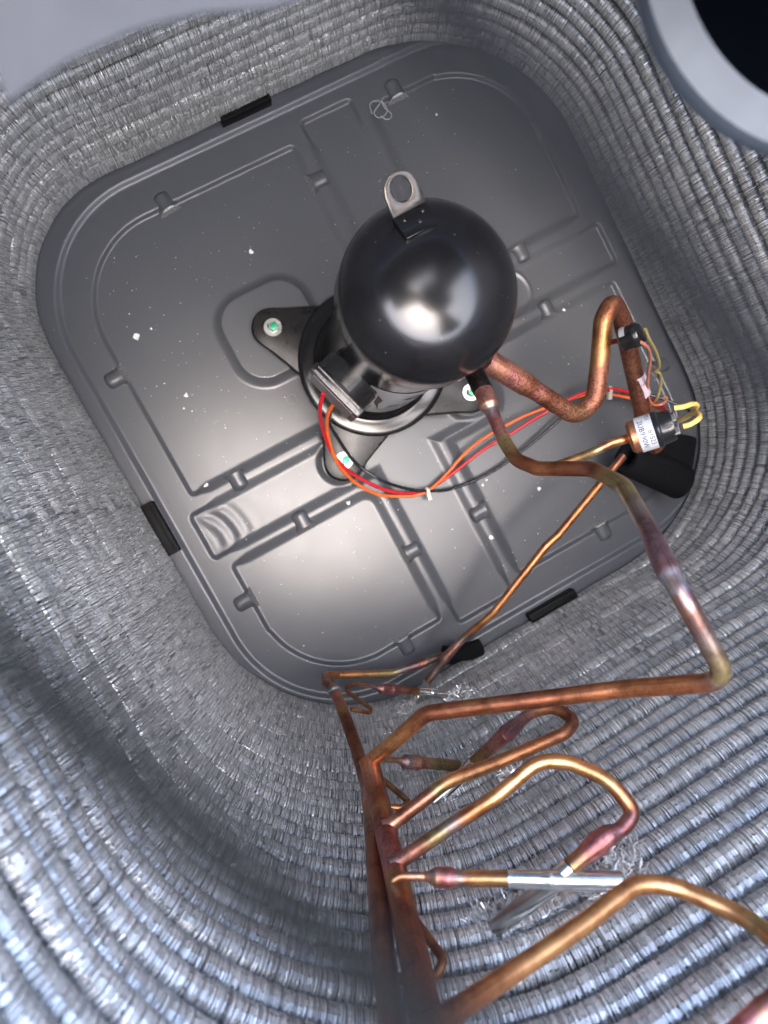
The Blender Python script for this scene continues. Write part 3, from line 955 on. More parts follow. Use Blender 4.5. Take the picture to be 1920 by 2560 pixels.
pipe('tinted_pipe', B,
     [(0, .0088), (.35, .0088), (.42, .0094), (.55, .0094), (.62, .0068), (.9, .0062), (7.0, .0062), (7.2, .0064), (7.45, .0070), (8.2, .0072), (8.35, .0076), (8.42, .0070), (8.6, .0062), (16, .0062)],
     [.02, .02, .03, .03, .018, .022, .03, .05, .05, .05, .05, .019, .05, .05, .022, .03, .02],
     [(0, ROSE), (.45, ROSE), (.5, (0.6, .3, .18)), (.65, GREY), (.9, PURP), (1.1, PINK), (1.7, ROSE), (2.1, OLIVE), (2.7, BRONZE), (3.4, CUD), (4.2, CU), (4.6, CUD), (5.3, CUR), (5.7, OLIVE), (6.2, OLIVE), (6.6, GREY), (7.1, PURP), (7.9, PURP), (8.3, (0.36, .2, .2)), (8.5, BLUE), (8.9, BLUE), (9.3, PURP), (10.2, (0.36, .22, .20)), (10.45, GREY), (10.8, OLIVE), (11.0, (0.55, .46, .38)), (11.12, CUR), (11.4, CU), (12, CU), (13.2, CUD), (14.0, CUD), (14.4, CU), (15.2, CUB), (16, CU)],
     [(0, .3), (1, .25), (3, .15), (6, .1), (8, .35), (9, .2), (10, .1), (12, .22), (14, .3), (16, .2)], dl, 24, 0.0025)
# cap and stem of the large pressure switch
S2a = Vector((0.0633, -0.1672, 0.3750)); S2b = Vector((0.0996, -0.1729, 0.3950))
ax2 = (S2b - S2a).normalized()
L2 = (S2b - S2a).length
sw = thing('large_pressure_switch', 'large cylindrical pressure switch with copper cup, printed white band and black cap', 'pressure switch', tuple(S2a))
pipe('stem', [(-0.0081, -0.1562, 0.3840), (0.0280, -0.1624, 0.3750), (0.0478, -0.1633, 0.3750), S2a], .0040, 0.03, [(0, CUB), (1.2, OLIVE), (1.6, CUR), (2, CUB), (3, CU)], [(0, .1), (3, .1)], sw, 14)
r2 = 0.0150
cupm = lathe('copper_cup', [(0.004, -0.001), (0.012, 0.0), (0.0145, 0.0025), (0.0145, 0.008)], 36, axis=ax2, origin=S2a)
ca = cupm.color_attributes.new('tint', 'FLOAT_COLOR', 'POINT'); ca.data.foreach_set('color', [0.62, 0.28, 0.15, 1.0] * len(cupm.vertices))
ga = cupm.attributes.new('grime', 'FLOAT', 'POINT'); ga.data.foreach_set('value', [0.35] * len(cupm.vertices))
link('copper_cup', cupm, 'copper', sw)
bandm = link('white_band', lathe('white_band', [(0.0146, 0.0075), (0.0152, 0.0075), (0.0152, 0.0215), (0.0146, 0.0215)], 48, axis=ax2, origin=S2a), 'white', sw)
cap2 = link('black_cap', lathe('black_cap', [(0.0148, 0.0205), (0.0156, 0.0215), (0.0156, 0.0250), (0.0142, 0.0262), (0.0135, 0.034), (0.0125, 0.0365), (0, 0.0367)], 48, axis=ax2, origin=S2a), 'plastic', sw)
toc = (cam.matrix_world.translation - S2a); toc = (toc - ax2 * toc.dot(ax2)).normalized()
s_ = ax2.cross(toc)
for body, along, sz, ph in (('2UB990W', 0.0115, 0.0062, 0.05), ('P01', 0.0178, 0.0055, -0.95), ('61523', 0.0178, 0.0055, 0.35)):
    tm = text_mesh('band_print', body, sz, 0)
    # text runs round the band, its top towards the cup
    def f(c, along=along, ph=ph):
        a = ph + c.x / 0.0155
        return S2a + ax2 * (along - c.y * -1.0) + (toc * math.cos(a) + s_ * math.sin(a)) * 0.0154
    wrap(tm, f); link('band_print', tm, 'ink', bandm)
# two raised terminals on the cap
for sg in (0.38, -0.55):
    o0 = S2a + ax2 * 0.031 + (toc * 0.45 + s_ * sg).normalized() * 0.0078
    link('terminal_tower', box_mesh('terminal_tower', (0.018, 0.0085, 0.0085), 0.0018, frame(o0, ax2, toc)), 'plastic', cap2)
link('cap_rib', box_mesh('cap_rib', (0.012, 0.0012, 0.003), 0.0004, frame(S2a + ax2 * 0.030 + toc * 0.013, ax2, toc)), 'plastic', cap2)

tag(wire('yellow_lead', [(0.1007, -0.1600, 0.3950), (0.1064, -0.1622, 0.3980), (0.1198, -0.1655, 0.3900), (0.1340, -0.1726, 0.3700), (0.1465, -0.1840, 0.3300), (0.1539, -0.1889, 0.3000), (0.1727, -0.1915, 0.2500)], .0023, 'yellow'),
    'yellow wire leaving the upper terminal of the white-banded switch', 'wire', 'yellow switch leads')
tag(wire('yellow_lead', [(0.1006, -0.1772, 0.3950), (0.1062, -0.1781, 0.3980), (0.1166, -0.1776, 0.3950), (0.1288, -0.1775, 0.3750), (0.1425, -0.1814, 0.3400), (0.1535, -0.1895, 0.3000)], .0023, 'yellow'),
    'yellow wire curling back from the lower terminal of the white-banded switch', 'wire', 'yellow switch leads')

# small pressure switch on the loop
S1a = Vector((0.1646, -0.0951, 0.2450)); S1b = Vector((0.1797, -0.0984, 0.2620)); ax1 = (S1b - S1a).normalized()
s1t = thing('small_pressure_switch', 'small round black pressure switch teed off the tall copper loop', 'pressure switch', tuple(S1a))
pipe('stem', [(0.1603, -0.0925, 0.2180), (0.1602, -0.0930, 0.2350), S1a], [(0, .0042), (.1, .0040), (.3, .0026), (2, .0028)], .01, [(0, GREY), (.4, CUD), (2, CUD)], [(0, .6), (2, .7)], s1t, 12)
link('switch_body', lathe('switch_body', [(0, -0.001), (0.010, 0), (0.0122, 0.002), (0.0122, 0.013), (0.0128, 0.014), (0.0128, 0.018), (0.0105, 0.021), (0, 0.0215)], 40, axis=ax1, origin=S1a), 'plastic', s1t)
toc1 = (cam.matrix_world.translation - S1a); toc1 = (toc1 - ax1 * toc1.dot(ax1)).normalized(); s1_ = ax1.cross(toc1)
link('terminal_bridge', box_mesh('terminal_bridge', (0.006, 0.020, 0.007), 0.0015, frame(S1a + ax1 * 0.022 + toc1 * 0.002, ax1, toc1 * 0.7 + s1_ * 0.7)), 'plastic', s1t)
lb = lathe('s', [(0.0125, 0.003), (0.0125, 0.009)], 40, axis=ax1, origin=S1a)
bm = bmesh.new(); bm.from_mesh(lb); bmesh.ops.delete(bm, geom=[f for f in bm.faces if f.normal.dot((toc1 * 0.6 - s1_ * 0.8).normalized()) < 0.75], context='FACES'); bm.to_mesh(lb); bm.free()
link('date_label', lb, 'silver', s1t)
tag(wire('olive_lead', [(0.1843, -0.0962, 0.2620), (0.1902, -0.1082, 0.2500), (0.2080, -0.1257, 0.2200), (0.2218, -0.1440, 0.1900), (0.2212, -0.1475, 0.1800), (0.2235, -0.1463, 0.1700), (0.2288, -0.1507, 0.1650), (0.2350, -0.1556, 0.1600), (0.2416, -0.1689, 0.1400), (0.2406, -0.1845, 0.1200), (0.2418, -0.1908, 0.1000)], .0017, 'duskyellow'),
    'dusty yellow kinked wire hanging from the small black switch', 'wire')
tag(wire('peach_lead', [(0.1702, -0.1018, 0.2620), (0.1748, -0.1078, 0.2620), (0.1848, -0.1156, 0.2500), (0.1992, -0.1285, 0.2200), (0.2086, -0.1507, 0.1800), (0.2208, -0.1744, 0.1400), (0.2318, -0.1888, 0.1200), (0.2456, -0.1947, 0.1150), (0.2512, -0.1916, 0.1200), (0.2474, -0.1871, 0.1250)], .0017, 'dustorange'),
    'dusty orange wire hanging from the small black switch into a hook', 'wire')

# black foam sleeve at the pan corner
fs0 = Vector((0.1926, -0.2376, 0.0750)); fs1 = Vector((0.2556, -0.3094, 0.0500)); fa = (fs1 - fs0).normalized()
fo = thing('foam_pipe_sleeve', 'fat black foam sleeve running out through the coil beneath the white-banded switch', 'pipe insulation', tuple(fs0))
Lf = (fs1 - fs0).length
link('sleeve', lathe('sleeve', [(0.010, 0.012), (0.014, 0.001), (0.021, 0.0), (0.0235, 0.003), (0.024, 0.02), (0.024, Lf)], 40, axis=fa, origin=fs0), 'foam', fo)
link('dark_filler', box_mesh('dark_filler', (0.05, 0.05, 0.02), 0.008, frame(Vector((0.2798, -0.2754, 0.0300)), (0.8, -0.6, 0))), 'foam', fo)

# ------------------------------------------------------------------ liquid line and the bottom of the small header
ll = thing('liquid_line', 'slim copper liquid pipe slanting from the foam sleeve down to the pan edge', 'pipe', (0.1606, -0.2251, 0.1300))
pipe('slanted_tube', [(0.1636, -0.2250, 0.1300), (0.1051, -0.2458, 0.1350), (0.0429, -0.2678, 0.1400), (0.0258, -0.2714, 0.1400), (-0.0640, -0.3173, 0.1150), (-0.0782, -0.3226, 0.1100), (-0.1086, -0.3324, 0.0950), (-0.1389, -0.3457, 0.0850), (-0.1722, -0.3636, 0.0750)],
     [(0, .0048), (2.9, .0048), (3.0, .0050), (3.2, .0048), (6.3, .0048), (6.5, .0052), (6.9, .0060), (7.1, .0066), (7.2, .0060), (7.3, .0050), (8, .0050)], .02,
     [(0, CUR), (1, CU), (3, CU), (4.6, CUB), (5.4, CU), (6.0, GREY), (6.6, ROSE), (7.1, PURP), (7.6, GREY), (8, BRONZE)], [(0, .15), (5, .1), (6.5, .4), (8, .3)], ll)
def alu(pts, r, parent, nm='aluminium_stub', bend=0.02):
    pos, par = fillet(pts, bend); pos, par = densify(pos, par, 0.004)
    return link(nm, tube_mesh(nm, pos, par, r, 16), 'alu', parent)
alu([(-0.1722, -0.3636, 0.0750), (-0.1922, -0.3765, 0.0680), (-0.2147, -0.3800, 0.0840)], .0053, ll)

lh = thing('liquid_header', 'upright dark copper header pipe at the lower coil corner, front one of the pair', 'pipe', (-0.2763, -0.3087, 0.1000))
pipe('header_tube', [(-0.2731, -0.2870, 0.1550), (-0.2726, -0.2906, 0.1750), (-0.2729, -0.3078, 0.2250), (-0.2744, -0.3218, 0.2700), (-0.2762, -0.3324, 0.3400), (-0.2780, -0.3262, 0.4000), (-0.2822, -0.3248, 0.4550), (-0.2871, -0.3261, 0.5000), (-0.2908, -0.3241, 0.5500), (-0.2929, -0.3187, 0.6100), (-0.2920, -0.3104, 0.6500)],
     [(0, .0052), (.4, .0060), (.8, .0062), (3.6, .0062), (4.0, .0064), (4.15, .0070), (10, .0070)], .05,
     [(0, GREY), (.3, PINK), (1.3, PINK), (1.6, CUR), (2.0, (0.25, .1, .06)), (3.4, CUD), (4.0, CUR), (4.4, ROSE), (4.8, CU), (5.2, BRONZE), (5.6, CUD), (10, CUD)], [(0, .5), (1.5, .2), (10, .2)], lh, 24, 0.003)
pipe('lower_tube', [(-0.2739, -0.2891, 0.1500), (-0.2802, -0.2884, 0.1200), (-0.2784, -0.2871, 0.0950), (-0.2661, -0.2973, 0.0850), (-0.2071, -0.3350, 0.0650), (-0.1647, -0.3472, 0.0550), (-0.1360, -0.3538, 0.0500), (-0.1160, -0.3619, 0.0450)],
     [(0, .0048), (4.6, .0048), (4.9, .0056), (5.0, .0062), (5.06, .0070), (5.12, .0060), (5.2, .0050), (7, .0050)], [.01, .006, .008, .01, .03, .03, .02, .02],
     [(0, CUD), (1, CUR), (2.4, CU), (3.4, CUB), (4, OLIVE), (4.3, GREY), (4.6, PURP), (5.0, CUR), (5.2, GREY), (6, CUD), (7, CUD)], [(0, .6), (2, .2), (4, .3), (5, .6), (7, .5)], lh)
link('solder_collar', lathe('solder_collar', [(0.0058, -0.003), (0.0078, -0.001), (0.0080, 0.001), (0.0062, 0.003)], 24, axis=Vector((-0.2729, -0.3078, 0.2250)) - Vector((-0.2726, -0.2906, 0.1750)), origin=(-0.2728, -0.2895, 0.1720)), 'steel', lh)
# foam wrapped stub
fp0, fp1 = Vector((-0.1379, -0.3552, 0.0450)), Vector((-0.0860, -0.3745, 0.0350))
pos, par = densify(*catmull([fp0, fp0.lerp(fp1, .4) + Vector((0, 0, .002)), fp1], 10), 0.002)
tag(link('foam_wrap', tube_mesh('foam_wrap', pos, par, [(0, .009), (.1, .0125), (1.9, .0115), (2, .004)], 20, wob=0.10), 'foam'),
    'ragged black foam wrapped round the tube stub at the pan edge', 'pipe insulation')

# small feeder loops: header -> thin tube -> brazed reducer -> aluminium stub into the coil
def feeder(label, pts, radii, tint, grime, alupts, alur, seg=14, group='thin feeder loops brazed to the header'):
    f = thing('feeder_loop', label, 'pipe', pts[0], group)
    pipe('feeder_tube', pts, radii, 0.007, tint, grime, f, seg, 0.002)
    alu(alupts, alur, f)
    return f
feeder('lowest small feeder loop, close to the pan edge, with a dark reducer',
       [(-0.2643, -0.3045, 0.2050), (-0.2497, -0.3213, 0.1950), (-0.2464, -0.3200, 0.1900), (-0.2616, -0.2979, 0.1650), (-0.2587, -0.2944, 0.1550), (-0.2499, -0.3012, 0.1450), (-0.2355, -0.3171, 0.1300), (-0.2279, -0.3264, 0.1250), (-0.2086, -0.3438, 0.1100), (-0.1907, -0.3599, 0.1000)],
       [(0, .0024), (6, .0023), (6.6, .0027), (7, .0058), (7.45, .0062), (7.5, .0072), (7.58, .0060), (7.8, .0050), (9, .0050)],
       [(0, CUB), (1, CU), (2, BRONZE), (3.5, CUD), (5, CUR), (5.5, ROSE), (6.5, PURP), (7.2, PINK), (7.8, PINK), (8.2, CUR), (9, BRONZE)], [(0, .15), (4, .4), (7, .6), (9, .25)],
       [(-0.1907, -0.3599, 0.1000), (-0.1737, -0.3761, 0.0900), (-0.1490, -0.3800, 0.1276)], [(0, .0054), (.9, .0054), (.95, .0058), (1.05, .0054), (2, .005)])
feeder('middle small feeder loop above the second copper return bend',
       [(-0.2720, -0.3287, 0.3850), (-0.2555, -0.3405, 0.3850), (-0.2483, -0.3421, 0.3800), (-0.2651, -0.3139, 0.3500), (-0.2613, -0.3095, 0.3450), (-0.2540, -0.3136, 0.3400), (-0.2434, -0.3257, 0.3300), (-0.2375, -0.3333, 0.3250), (-0.2201, -0.3523, 0.3100), (-0.1968, -0.3804, 0.2850)],
       [(0, .0026), (6, .0025), (6.5, .0030), (7, .0064), (7.42, .0066), (7.48, .0075), (7.56, .0064), (7.75, .0054), (9, .0054)],
       [(0, CUB), (1, CU), (2, BRONZE), (3.5, CUD), (5, CUR), (5.6, ROSE), (6.7, PURP), (7.1, GREY), (7.3, ROSE), (7.7, PINK), (8.1, OLIVE), (9, BRONZE)], [(0, .15), (4, .4), (7, .6), (9, .2)],
       [(-0.1968, -0.3804, 0.2850), (-0.1781, -0.4056, 0.2650), (-0.1584, -0.3800, 0.3616)], [(0, .0056), (.7, .0056), (2, .0054)])
feeder('largest small feeder loop, half blurred, joined to the wide silver stub',
       [(-0.2833, -0.3150, 0.6000), (-0.2685, -0.3319, 0.5900), (-0.2610, -0.3304, 0.5850), (-0.2728, -0.3177, 0.5350), (-0.2741, -0.3103, 0.5250), (-0.2670, -0.3104, 0.5250), (-0.2542, -0.3182, 0.5260), (-0.2475, -0.3218, 0.5280), (-0.2331, -0.3294, 0.5320), (-0.2098, -0.3395, 0.5400)],
       [(0, .0028), (6, .0026), (6.35, .0034), (6.9, .0062), (7.35, .0064), (7.42, .0072), (7.5, .0062), (7.75, .0048), (9, .0048)],
       [(0, CUD), (3, CUD), (4, BRONZE), (5, CUR), (5.6, ROSE), (6.6, PURP), (6.9, GREY), (7.1, PINK), (7.6, PINK), (7.8, GREY), (8.2, CUB), (9, BRONZE)], [(0, .3), (4, .3), (6.5, .5), (9, .1)],
       [(-0.2098, -0.3395, 0.5400), (-0.1888, -0.3499, 0.5460), (-0.1875, -0.3508, 0.5460), (-0.1506, -0.3720, 0.5515)], [(0, .0054), (.96, .0054), (1.0, .0064), (1.1, .0060), (3, .0060)])

# gas header behind the small one
gh = thing('gas_header', 'upright dark copper header pipe half hidden behind the front header', 'pipe', (-0.2600, -0.2933, 0.3850))
pipe('header_tube', [(-0.2600, -0.2914, 0.3850), (-0.2649, -0.3074, 0.4050), (-0.2687, -0.3162, 0.4550), (-0.2714, -0.3220, 0.4950), (-0.2743, -0.3249, 0.5400), (-0.2739, -0.3175, 0.6000), (-0.2739, -0.3047, 0.6600)],
     .0082, .05, [(0, CU), (.6, CUR), (1.5, CUD), (2, (0.35, .12, .1)), (3, PINK), (3.4, CUD), (6, CUD)], [(0, .3), (6, .35)], gh, 22)

# return bends
ra = thing('return_bend', 'first copper return bend, passing behind the long discharge pipe', 'pipe', (-0.2679, -0.3209, 0.4400), 'copper return bends off the gas header')
pipe('bend_tube', [(-0.2671, -0.3138, 0.4550), (-0.2306, -0.3098, 0.4550), (-0.2142, -0.3087, 0.4520), (-0.1746, -0.3220, 0.4400), (-0.1138, -0.3376, 0.4250), (-0.0988, -0.3404, 0.4100), (-0.1070, -0.3287, 0.3950), (-0.1231, -0.3266, 0.3850), (-0.1478, -0.3409, 0.3650), (-0.1823, -0.3598, 0.3400)],
     [(0, .0066), (.04, .0062), (.08, .0051), (7.5, .0050), (7.6, .0060), (7.7, .0068), (7.95, .0070), (8.0, .0078), (8.06, .0070), (8.3, .0066), (8.45, .0058), (9, .0056)], [.02, .02, .04, .05, .016, .014, .02, .03, .02, .02],
     [(0, ROSE), (.4, CUR), (1.2, CUR), (1.5, OLIVE), (1.8, CUB), (2.5, CUB), (3.5, CU), (4.5, CUR), (5.5, CUD), (6.4, CU), (6.9, ROSE), (7.6, PURP), (8.1, PINK), (8.4, ROSE), (8.7, BRONZE), (9, BRONZE)],
     [(0, .3), (2, .15), (5, .2), (7, .3), (8, .4), (9, .3)], ra)
alu([(-0.1823, -0.3598, 0.3400), (-0.2059, -0.3745, 0.3250), (-0.2321, -0.3800, 0.3250)], .0062, ra)
rb = thing('return_bend', 'second copper return bend, bright, curling down to a pink cup above the crossed silver tubes', 'pipe', (-0.2703, -0.3210, 0.4900), 'copper return bends off the gas header')
pipe('bend_tube', [(-0.2704, -0.3185, 0.4950), (-0.2276, -0.3135, 0.5000), (-0.1902, -0.3096, 0.5050), (-0.1544, -0.3034, 0.5050), (-0.1378, -0.3122, 0.5100), (-0.1217, -0.3291, 0.5250), (-0.1197, -0.3496, 0.5350), (-0.1312, -0.3517, 0.5400), (-0.1442, -0.3489, 0.5420), (-0.1732, -0.3512, 0.5450)],
     [(0, .0064), (.04, .0060), (.07, .0051), (7.55, .0049), (7.7, .0056), (7.8, .0066), (8.15, .0068), (8.2, .0078), (8.27, .0068), (8.5, .0066), (8.6, .0055), (9, .0054)], [.02, .05, .05, .03, .03, .04, .03, .024, .02, .02],
     [(0, GREY), (.15, ROSE), (.5, CUR), (.8, OLIVE), (1.1, GREY), (1.4, CU), (2, CUB), (3.3, CUB), (4.6, CUB), (5.0, OLIVE), (5.3, CU), (5.8, CU), (6.3, ROSE), (7.2, PINK), (7.6, PURP), (7.9, PINK), (8.5, PINK), (8.65, CUR), (9, BRONZE)],
     [(0, .4), (1, .15), (6, .1), (7.5, .3), (8, .35), (9, .2)], rb, 20, 0.003)
alu([(-0.1732, -0.3512, 0.5450), (-0.1847, -0.3538, 0.5450), (-0.2308, -0.3760, 0.5203)], .0060, rb)
rc = thing('return_bend', 'nearest big copper return bend, running off the lower right of the coil', 'pipe', (-0.2742, -0.2960, 0.6600), 'copper return bends off the gas header')
pipe('bend_tube', [(-0.2833, -0.2681, 0.7000), (-0.2318, -0.3031, 0.6550), (-0.1893, -0.3174, 0.6350), (-0.1550, -0.3256, 0.6200), (-0.1395, -0.3355, 0.6220), (-0.1190, -0.3526, 0.6450), (-0.1179, -0.3528, 0.6700), (-0.1267, -0.3448, 0.6900), (-0.1437, -0.3399, 0.7000), (-0.1680, -0.3488, 0.6950)],
     [(0, .0047), (7.8, .0046), (7.95, .0054), (8.5, .0055), (8.56, .0062), (8.62, .0055), (9, .0050)], [.02, .1, .1, .03, .03, .035, .03, .02, .02, .02],
     [(0, CUD), (.7, CU), (1.1, CUB), (3, CUB), (5, CUB), (5.3, OLIVE), (6, CU), (7, PINK), (8, PINK), (9, PINK)], [(0, .2), (1, .08), (6, .1), (8, .3), (9, .3)], rc, 24, 0.003)
alu([(-0.1680, -0.3488, 0.6950), (-0.1776, -0.3700, 0.6790)], .0066, rc)

# ------------------------------------------------------------------ ruffled fins where the stubs leave the coil
def ruffle(name, label, centre, rad, n, seed, normal=(0, 1, 0.3)):
    g = random.Random(seed)
    verts, faces = [], []
    C0 = Vector(centre) + Vector((0, 0.002, 0)); nn = Vector(normal).normalized()
    a = nn.orthogonal().normalized(); b = nn.cross(a)
    for i in range(n):
        ph = g.uniform(0, 2 * math.pi); rr = rad * math.sqrt(g.uniform(0.05, 1))
        p0 = C0 - nn * 0.003 + (a * math.cos(ph) + b * math.sin(ph)) * rr
        d = (nn * g.uniform(0.1, 0.9) + (a * math.cos(ph) + b * math.sin(ph)) * g.uniform(0.1, 1.0) + Vector((g.gauss(0, .4), g.gauss(0, .3), g.gauss(0, .4)))).normalized()
        l = g.uniform(0.004, 0.0075); w = g.uniform(0.00028, 0.00050)
        s = d.cross(Vector((g.gauss(0, 1), g.gauss(0, 1), g.gauss(0, 1)))).normalized() * w
        m = p0 + d * l * 0.55; e = p0 + (d + s * 900 * g.uniform(-1, 1) * 0.9).normalized() * l
        k = len(verts)
        verts += [p0 - s, p0 + s, m + s, m - s, e + s * .7, e - s * .7]
        faces += [(k, k + 1, k + 2, k + 3), (k + 3, k + 2, k + 4, k + 5)]
    me = mesh_from(name, verts, faces, False)
    at = me.attributes.new('tone', 'FLOAT', 'POINT'); at.data.foreach_set('value', [g.uniform(.35, 1) for _ in range(len(verts) // 6) for _ in range(6)])
    o = link(name, me, 'spine', coil); o['kind'] = 'stuff'
    return o
for q, rd, n in (((-0.1507, -0.3780, 0.5423), .020, 420), ((-0.2311, -0.3780, 0.5181), .022, 480), ((-0.1500, -0.3780, 0.1351), .015, 260), ((-0.2152, -0.3780, 0.0920), .015, 260),
                 ((-0.1592, -0.3780, 0.3666), .014, 240), ((-0.2320, -0.3780, 0.3290), .014, 240), ((-0.2421, -0.3820, 0.5356), .020, 260), ((-0.2073, -0.3820, 0.5212), .018, 220),
                 ((-0.1339, -0.3820, 0.5165), .012, 180), ((-0.2438, -0.3780, 0.0771), .012, 160)):
    ruffle('bent_fins', '', q, rd, int(n * 0.8), int(n + q[0] * 1000))

# ------------------------------------------------------------------ wiring loom
def zz(px, py, h): return (px, py, h)
RED = [(-0.1310, 0.0019, 0.1950), (-0.1390, -0.0083, 0.1700), (-0.1430, -0.0276, 0.1200), (-0.1418, -0.0558, 0.0700), (-0.1326, -0.0840, 0.0450), (-0.1097, -0.1188, 0.0300), (-0.0835, -0.1430, 0.0180), (-0.0539, -0.1572, 0.0100), (-0.0139, -0.1556, 0.0100), (0.0407, -0.1466, 0.0150), (0.0854, -0.1445, 0.0200), (0.1381, -0.1411, 0.0300), (0.1933, -0.1416, 0.0400), (0.2292, -0.1542, 0.0400), (0.2522, -0.1695, 0.0350), (0.2719, -0.1907, 0.0400), (0.2708, -0.2000, 0.0600), (0.2588, -0.2167, 0.1000)]
ORA = [(-0.1236, -0.0105, 0.1850), (-0.1334, -0.0178, 0.1500), (-0.1392, -0.0358, 0.1000), (-0.1411, -0.0664, 0.0600), (-0.1326, -0.0976, 0.0300), (-0.1131, -0.1282, 0.0180), (-0.0846, -0.1479, 0.0100), (-0.0556, -0.1587, 0.0140), (-0.0229, -0.1539, 0.0120), (0.0313, -0.1356, 0.0160), (0.0922, -0.1317, 0.0200), (0.1352, -0.1347, 0.0300), (0.1956, -0.1447, 0.0320), (0.2265, -0.1585, 0.0300), (0.2530, -0.1783, 0.0300), (0.2723, -0.2024, 0.0400), (0.2648, -0.2118, 0.0800)]
BLK = [(-0.1274, -0.0147, 0.1400), (-0.1303, -0.0234, 0.1000), (-0.1274, -0.0396, 0.0700), (-0.1195, -0.0801, 0.0450), (-0.1008, -0.1148, 0.0400), (-0.0768, -0.1394, 0.0250), (-0.0524, -0.1568, 0.0180), (-0.0174, -0.1726, 0.0100), (0.0404, -0.1786, 0.0100), (0.1038, -0.1714, 0.0140), (0.1504, -0.1609, 0.0200), (0.1808, -0.1558, 0.0280), (0.2171, -0.1579, 0.0300), (0.2494, -0.1704, 0.0300), (0.2772, -0.1880, 0.0400), (0.3030, -0.2184, 0.0500), (0.3158, -0.2377, 0.0500)]
tag(wire('red_wire', RED, .0023, 'red'), 'red motor wire looping from the terminal box across the pan', 'wire', 'compressor wires')
tag(wire('orange_wire', ORA, .0022, 'orange'), 'orange motor wire looping from the terminal box across the pan', 'wire', 'compressor wires')
tag(wire('black_wire', BLK, .0021, 'blackwire'), 'thin black motor wire looping from behind the terminal box across the pan', 'wire', 'compressor wires')
def ziptie(label, at_, ax):
    t = thing('zip_tie', label, 'zip tie', at_, 'nylon zip ties')
    fr = frame(at_, ax)
    link('strap', lathe('strap', [(0.0052, -0.0022), (0.0060, -0.0022), (0.0060, 0.0022), (0.0052, 0.0022)], 20, axis=ax, origin=at_), 'tie', t)
    link('buckle', box_mesh('buckle', (0.0056, 0.010, 0.006), 0.0008, fr @ Matrix.Translation((0, -0.0075, 0.001))), 'tie', t)
ziptie('pale nylon zip tie round the wires in front of the pan rib', (-0.0498, -0.1594, 0.0140), (Vector((-0.0151, -0.1568, 0.0120)) - Vector((-0.0835, -0.1430, 0.0180))))
ziptie('pale nylon zip tie round the wires beneath the tall loop', (0.2294, -0.1555, 0.0360), (Vector((0.2502, -0.1689, 0.0300)) - Vector((0.2105, -0.1487, 0.0400))))

# ------------------------------------------------------------------ rubber blocks under the coil
for (lab, c, sz, ang) in (('black rubber block under the coil at the top edge of the pan', (-0.027, 0.389, 0.010), (0.070, 0.030, 0.022), 0),
                        ('black rubber block under the bulging coil at the left edge of the pan', (-0.382, -0.037, 0.010), (0.030, 0.072, 0.022), 0),
                        ('black rubber block under the coil near the slim copper pipe', (0.030, -0.389, 0.010), (0.074, 0.030, 0.022), 0)):
    t = thing('coil_support', lab, 'rubber block', (c[0], c[1], 0), 'rubber blocks carrying the coil')
    link('block', box_mesh('block', sz, 0.0018, Matrix.Translation(c)), 'rubber', t)
    lipc = Vector(c) + Vector((0, 0, 0.0115))
    link('raised_lip', box_mesh('raised_lip', (max(sz[0] - 0.006, 0.004) if sz[0] > sz[1] else 0.003, 0.003 if sz[0] > sz[1] else sz[1] - 0.006, 0.003), 0.001,
         Matrix.Translation(lipc + Vector(((0.011 if c[0] < -0.3 else 0), (-0.011 if c[1] > 0.3 else 0.011 if c[1] < -0.3 else 0), 0)))), 'rubber', t)

# ------------------------------------------------------------------ loose bits on the pan
def chip(x, y, s, seed):
    g = random.Random(seed)
    n = g.randint(5, 8); v = []
    for k in range(n):
        a = 2 * math.pi * k / n
        r = s * g.uniform(.5, 1)
        v.append((x + r * math.cos(a) * g.uniform(.5, 1.2), y + r * math.sin(a)))
    return v
bigs = [((-0.2862, 0.1932, 0.0000), .0045), ((-0.2672, 0.0995, 0.0000), .0032), ((-0.3011, -0.0144, 0.0000), .0036), ((-0.1042, 0.2243, 0.0000), .0030), ((0.0943, -0.2329, 0.0000), .0034), ((0.0018, -0.2585, 0.0000), .0030), ((-0.1344, 0.4204, 0.0000), .002),
        ((-0.1720, -0.1854, 0.0000), .0022), ((0.0337, -0.1865, 0.0000), .0022), ((0.0254, -0.1901, 0.0000), .0018), ((0.2032, 0.2773, 0.0000), .0018), ((0.2417, -0.0310, 0.0000), .0018), ((0.3330, 0.2931, 0.0000), .0030), ((-0.1491, -0.1228, 0.0000), .0028), ((-0.2646, 0.1936, 0.0000), .0015), ((-0.2778, 0.0854, 0.0000), .0014)]
for i, (q, s) in enumerate(bigs):
    o = link('paint_chip', prism('paint_chip', chip(0, 0, s * 1.35, i), 0, 0.0008, 0), 'chip')
    o.location = (q[0], q[1], pz(q[0], q[1]) + 0.0006)
    o.rotation_euler = (rng.uniform(-.2, .2), rng.uniform(-.2, .2), rng.uniform(0, 6))
    lbls = ['largest white paint chip, on the left plateau of the pan', 'round white chip right of the left drain hood', 'white chip beside the left lower rib', 'folded white flake on the upper left plateau',
            'white chip right of the wire bundle', 'white chip at the end of the lower right drain slot', 'tiny white chip by the upper left ridge', 'white sliver in the middle of the lower left plateau',
            'upper of two tiny chips beside the black wire', 'lower of two tiny chips beside the black wire', 'tiny white chip on the upper right plateau', 'tiny white chip above the right drain hood', 'white chip lodged at the upper coil corner',
            'flat white flake on the rib below the compressor foot', 'thin tiny chip above the round chip', 'tiny chip just above the round chip on the left']
    tag(o, lbls[i], 'paint chip', 'white paint chips')
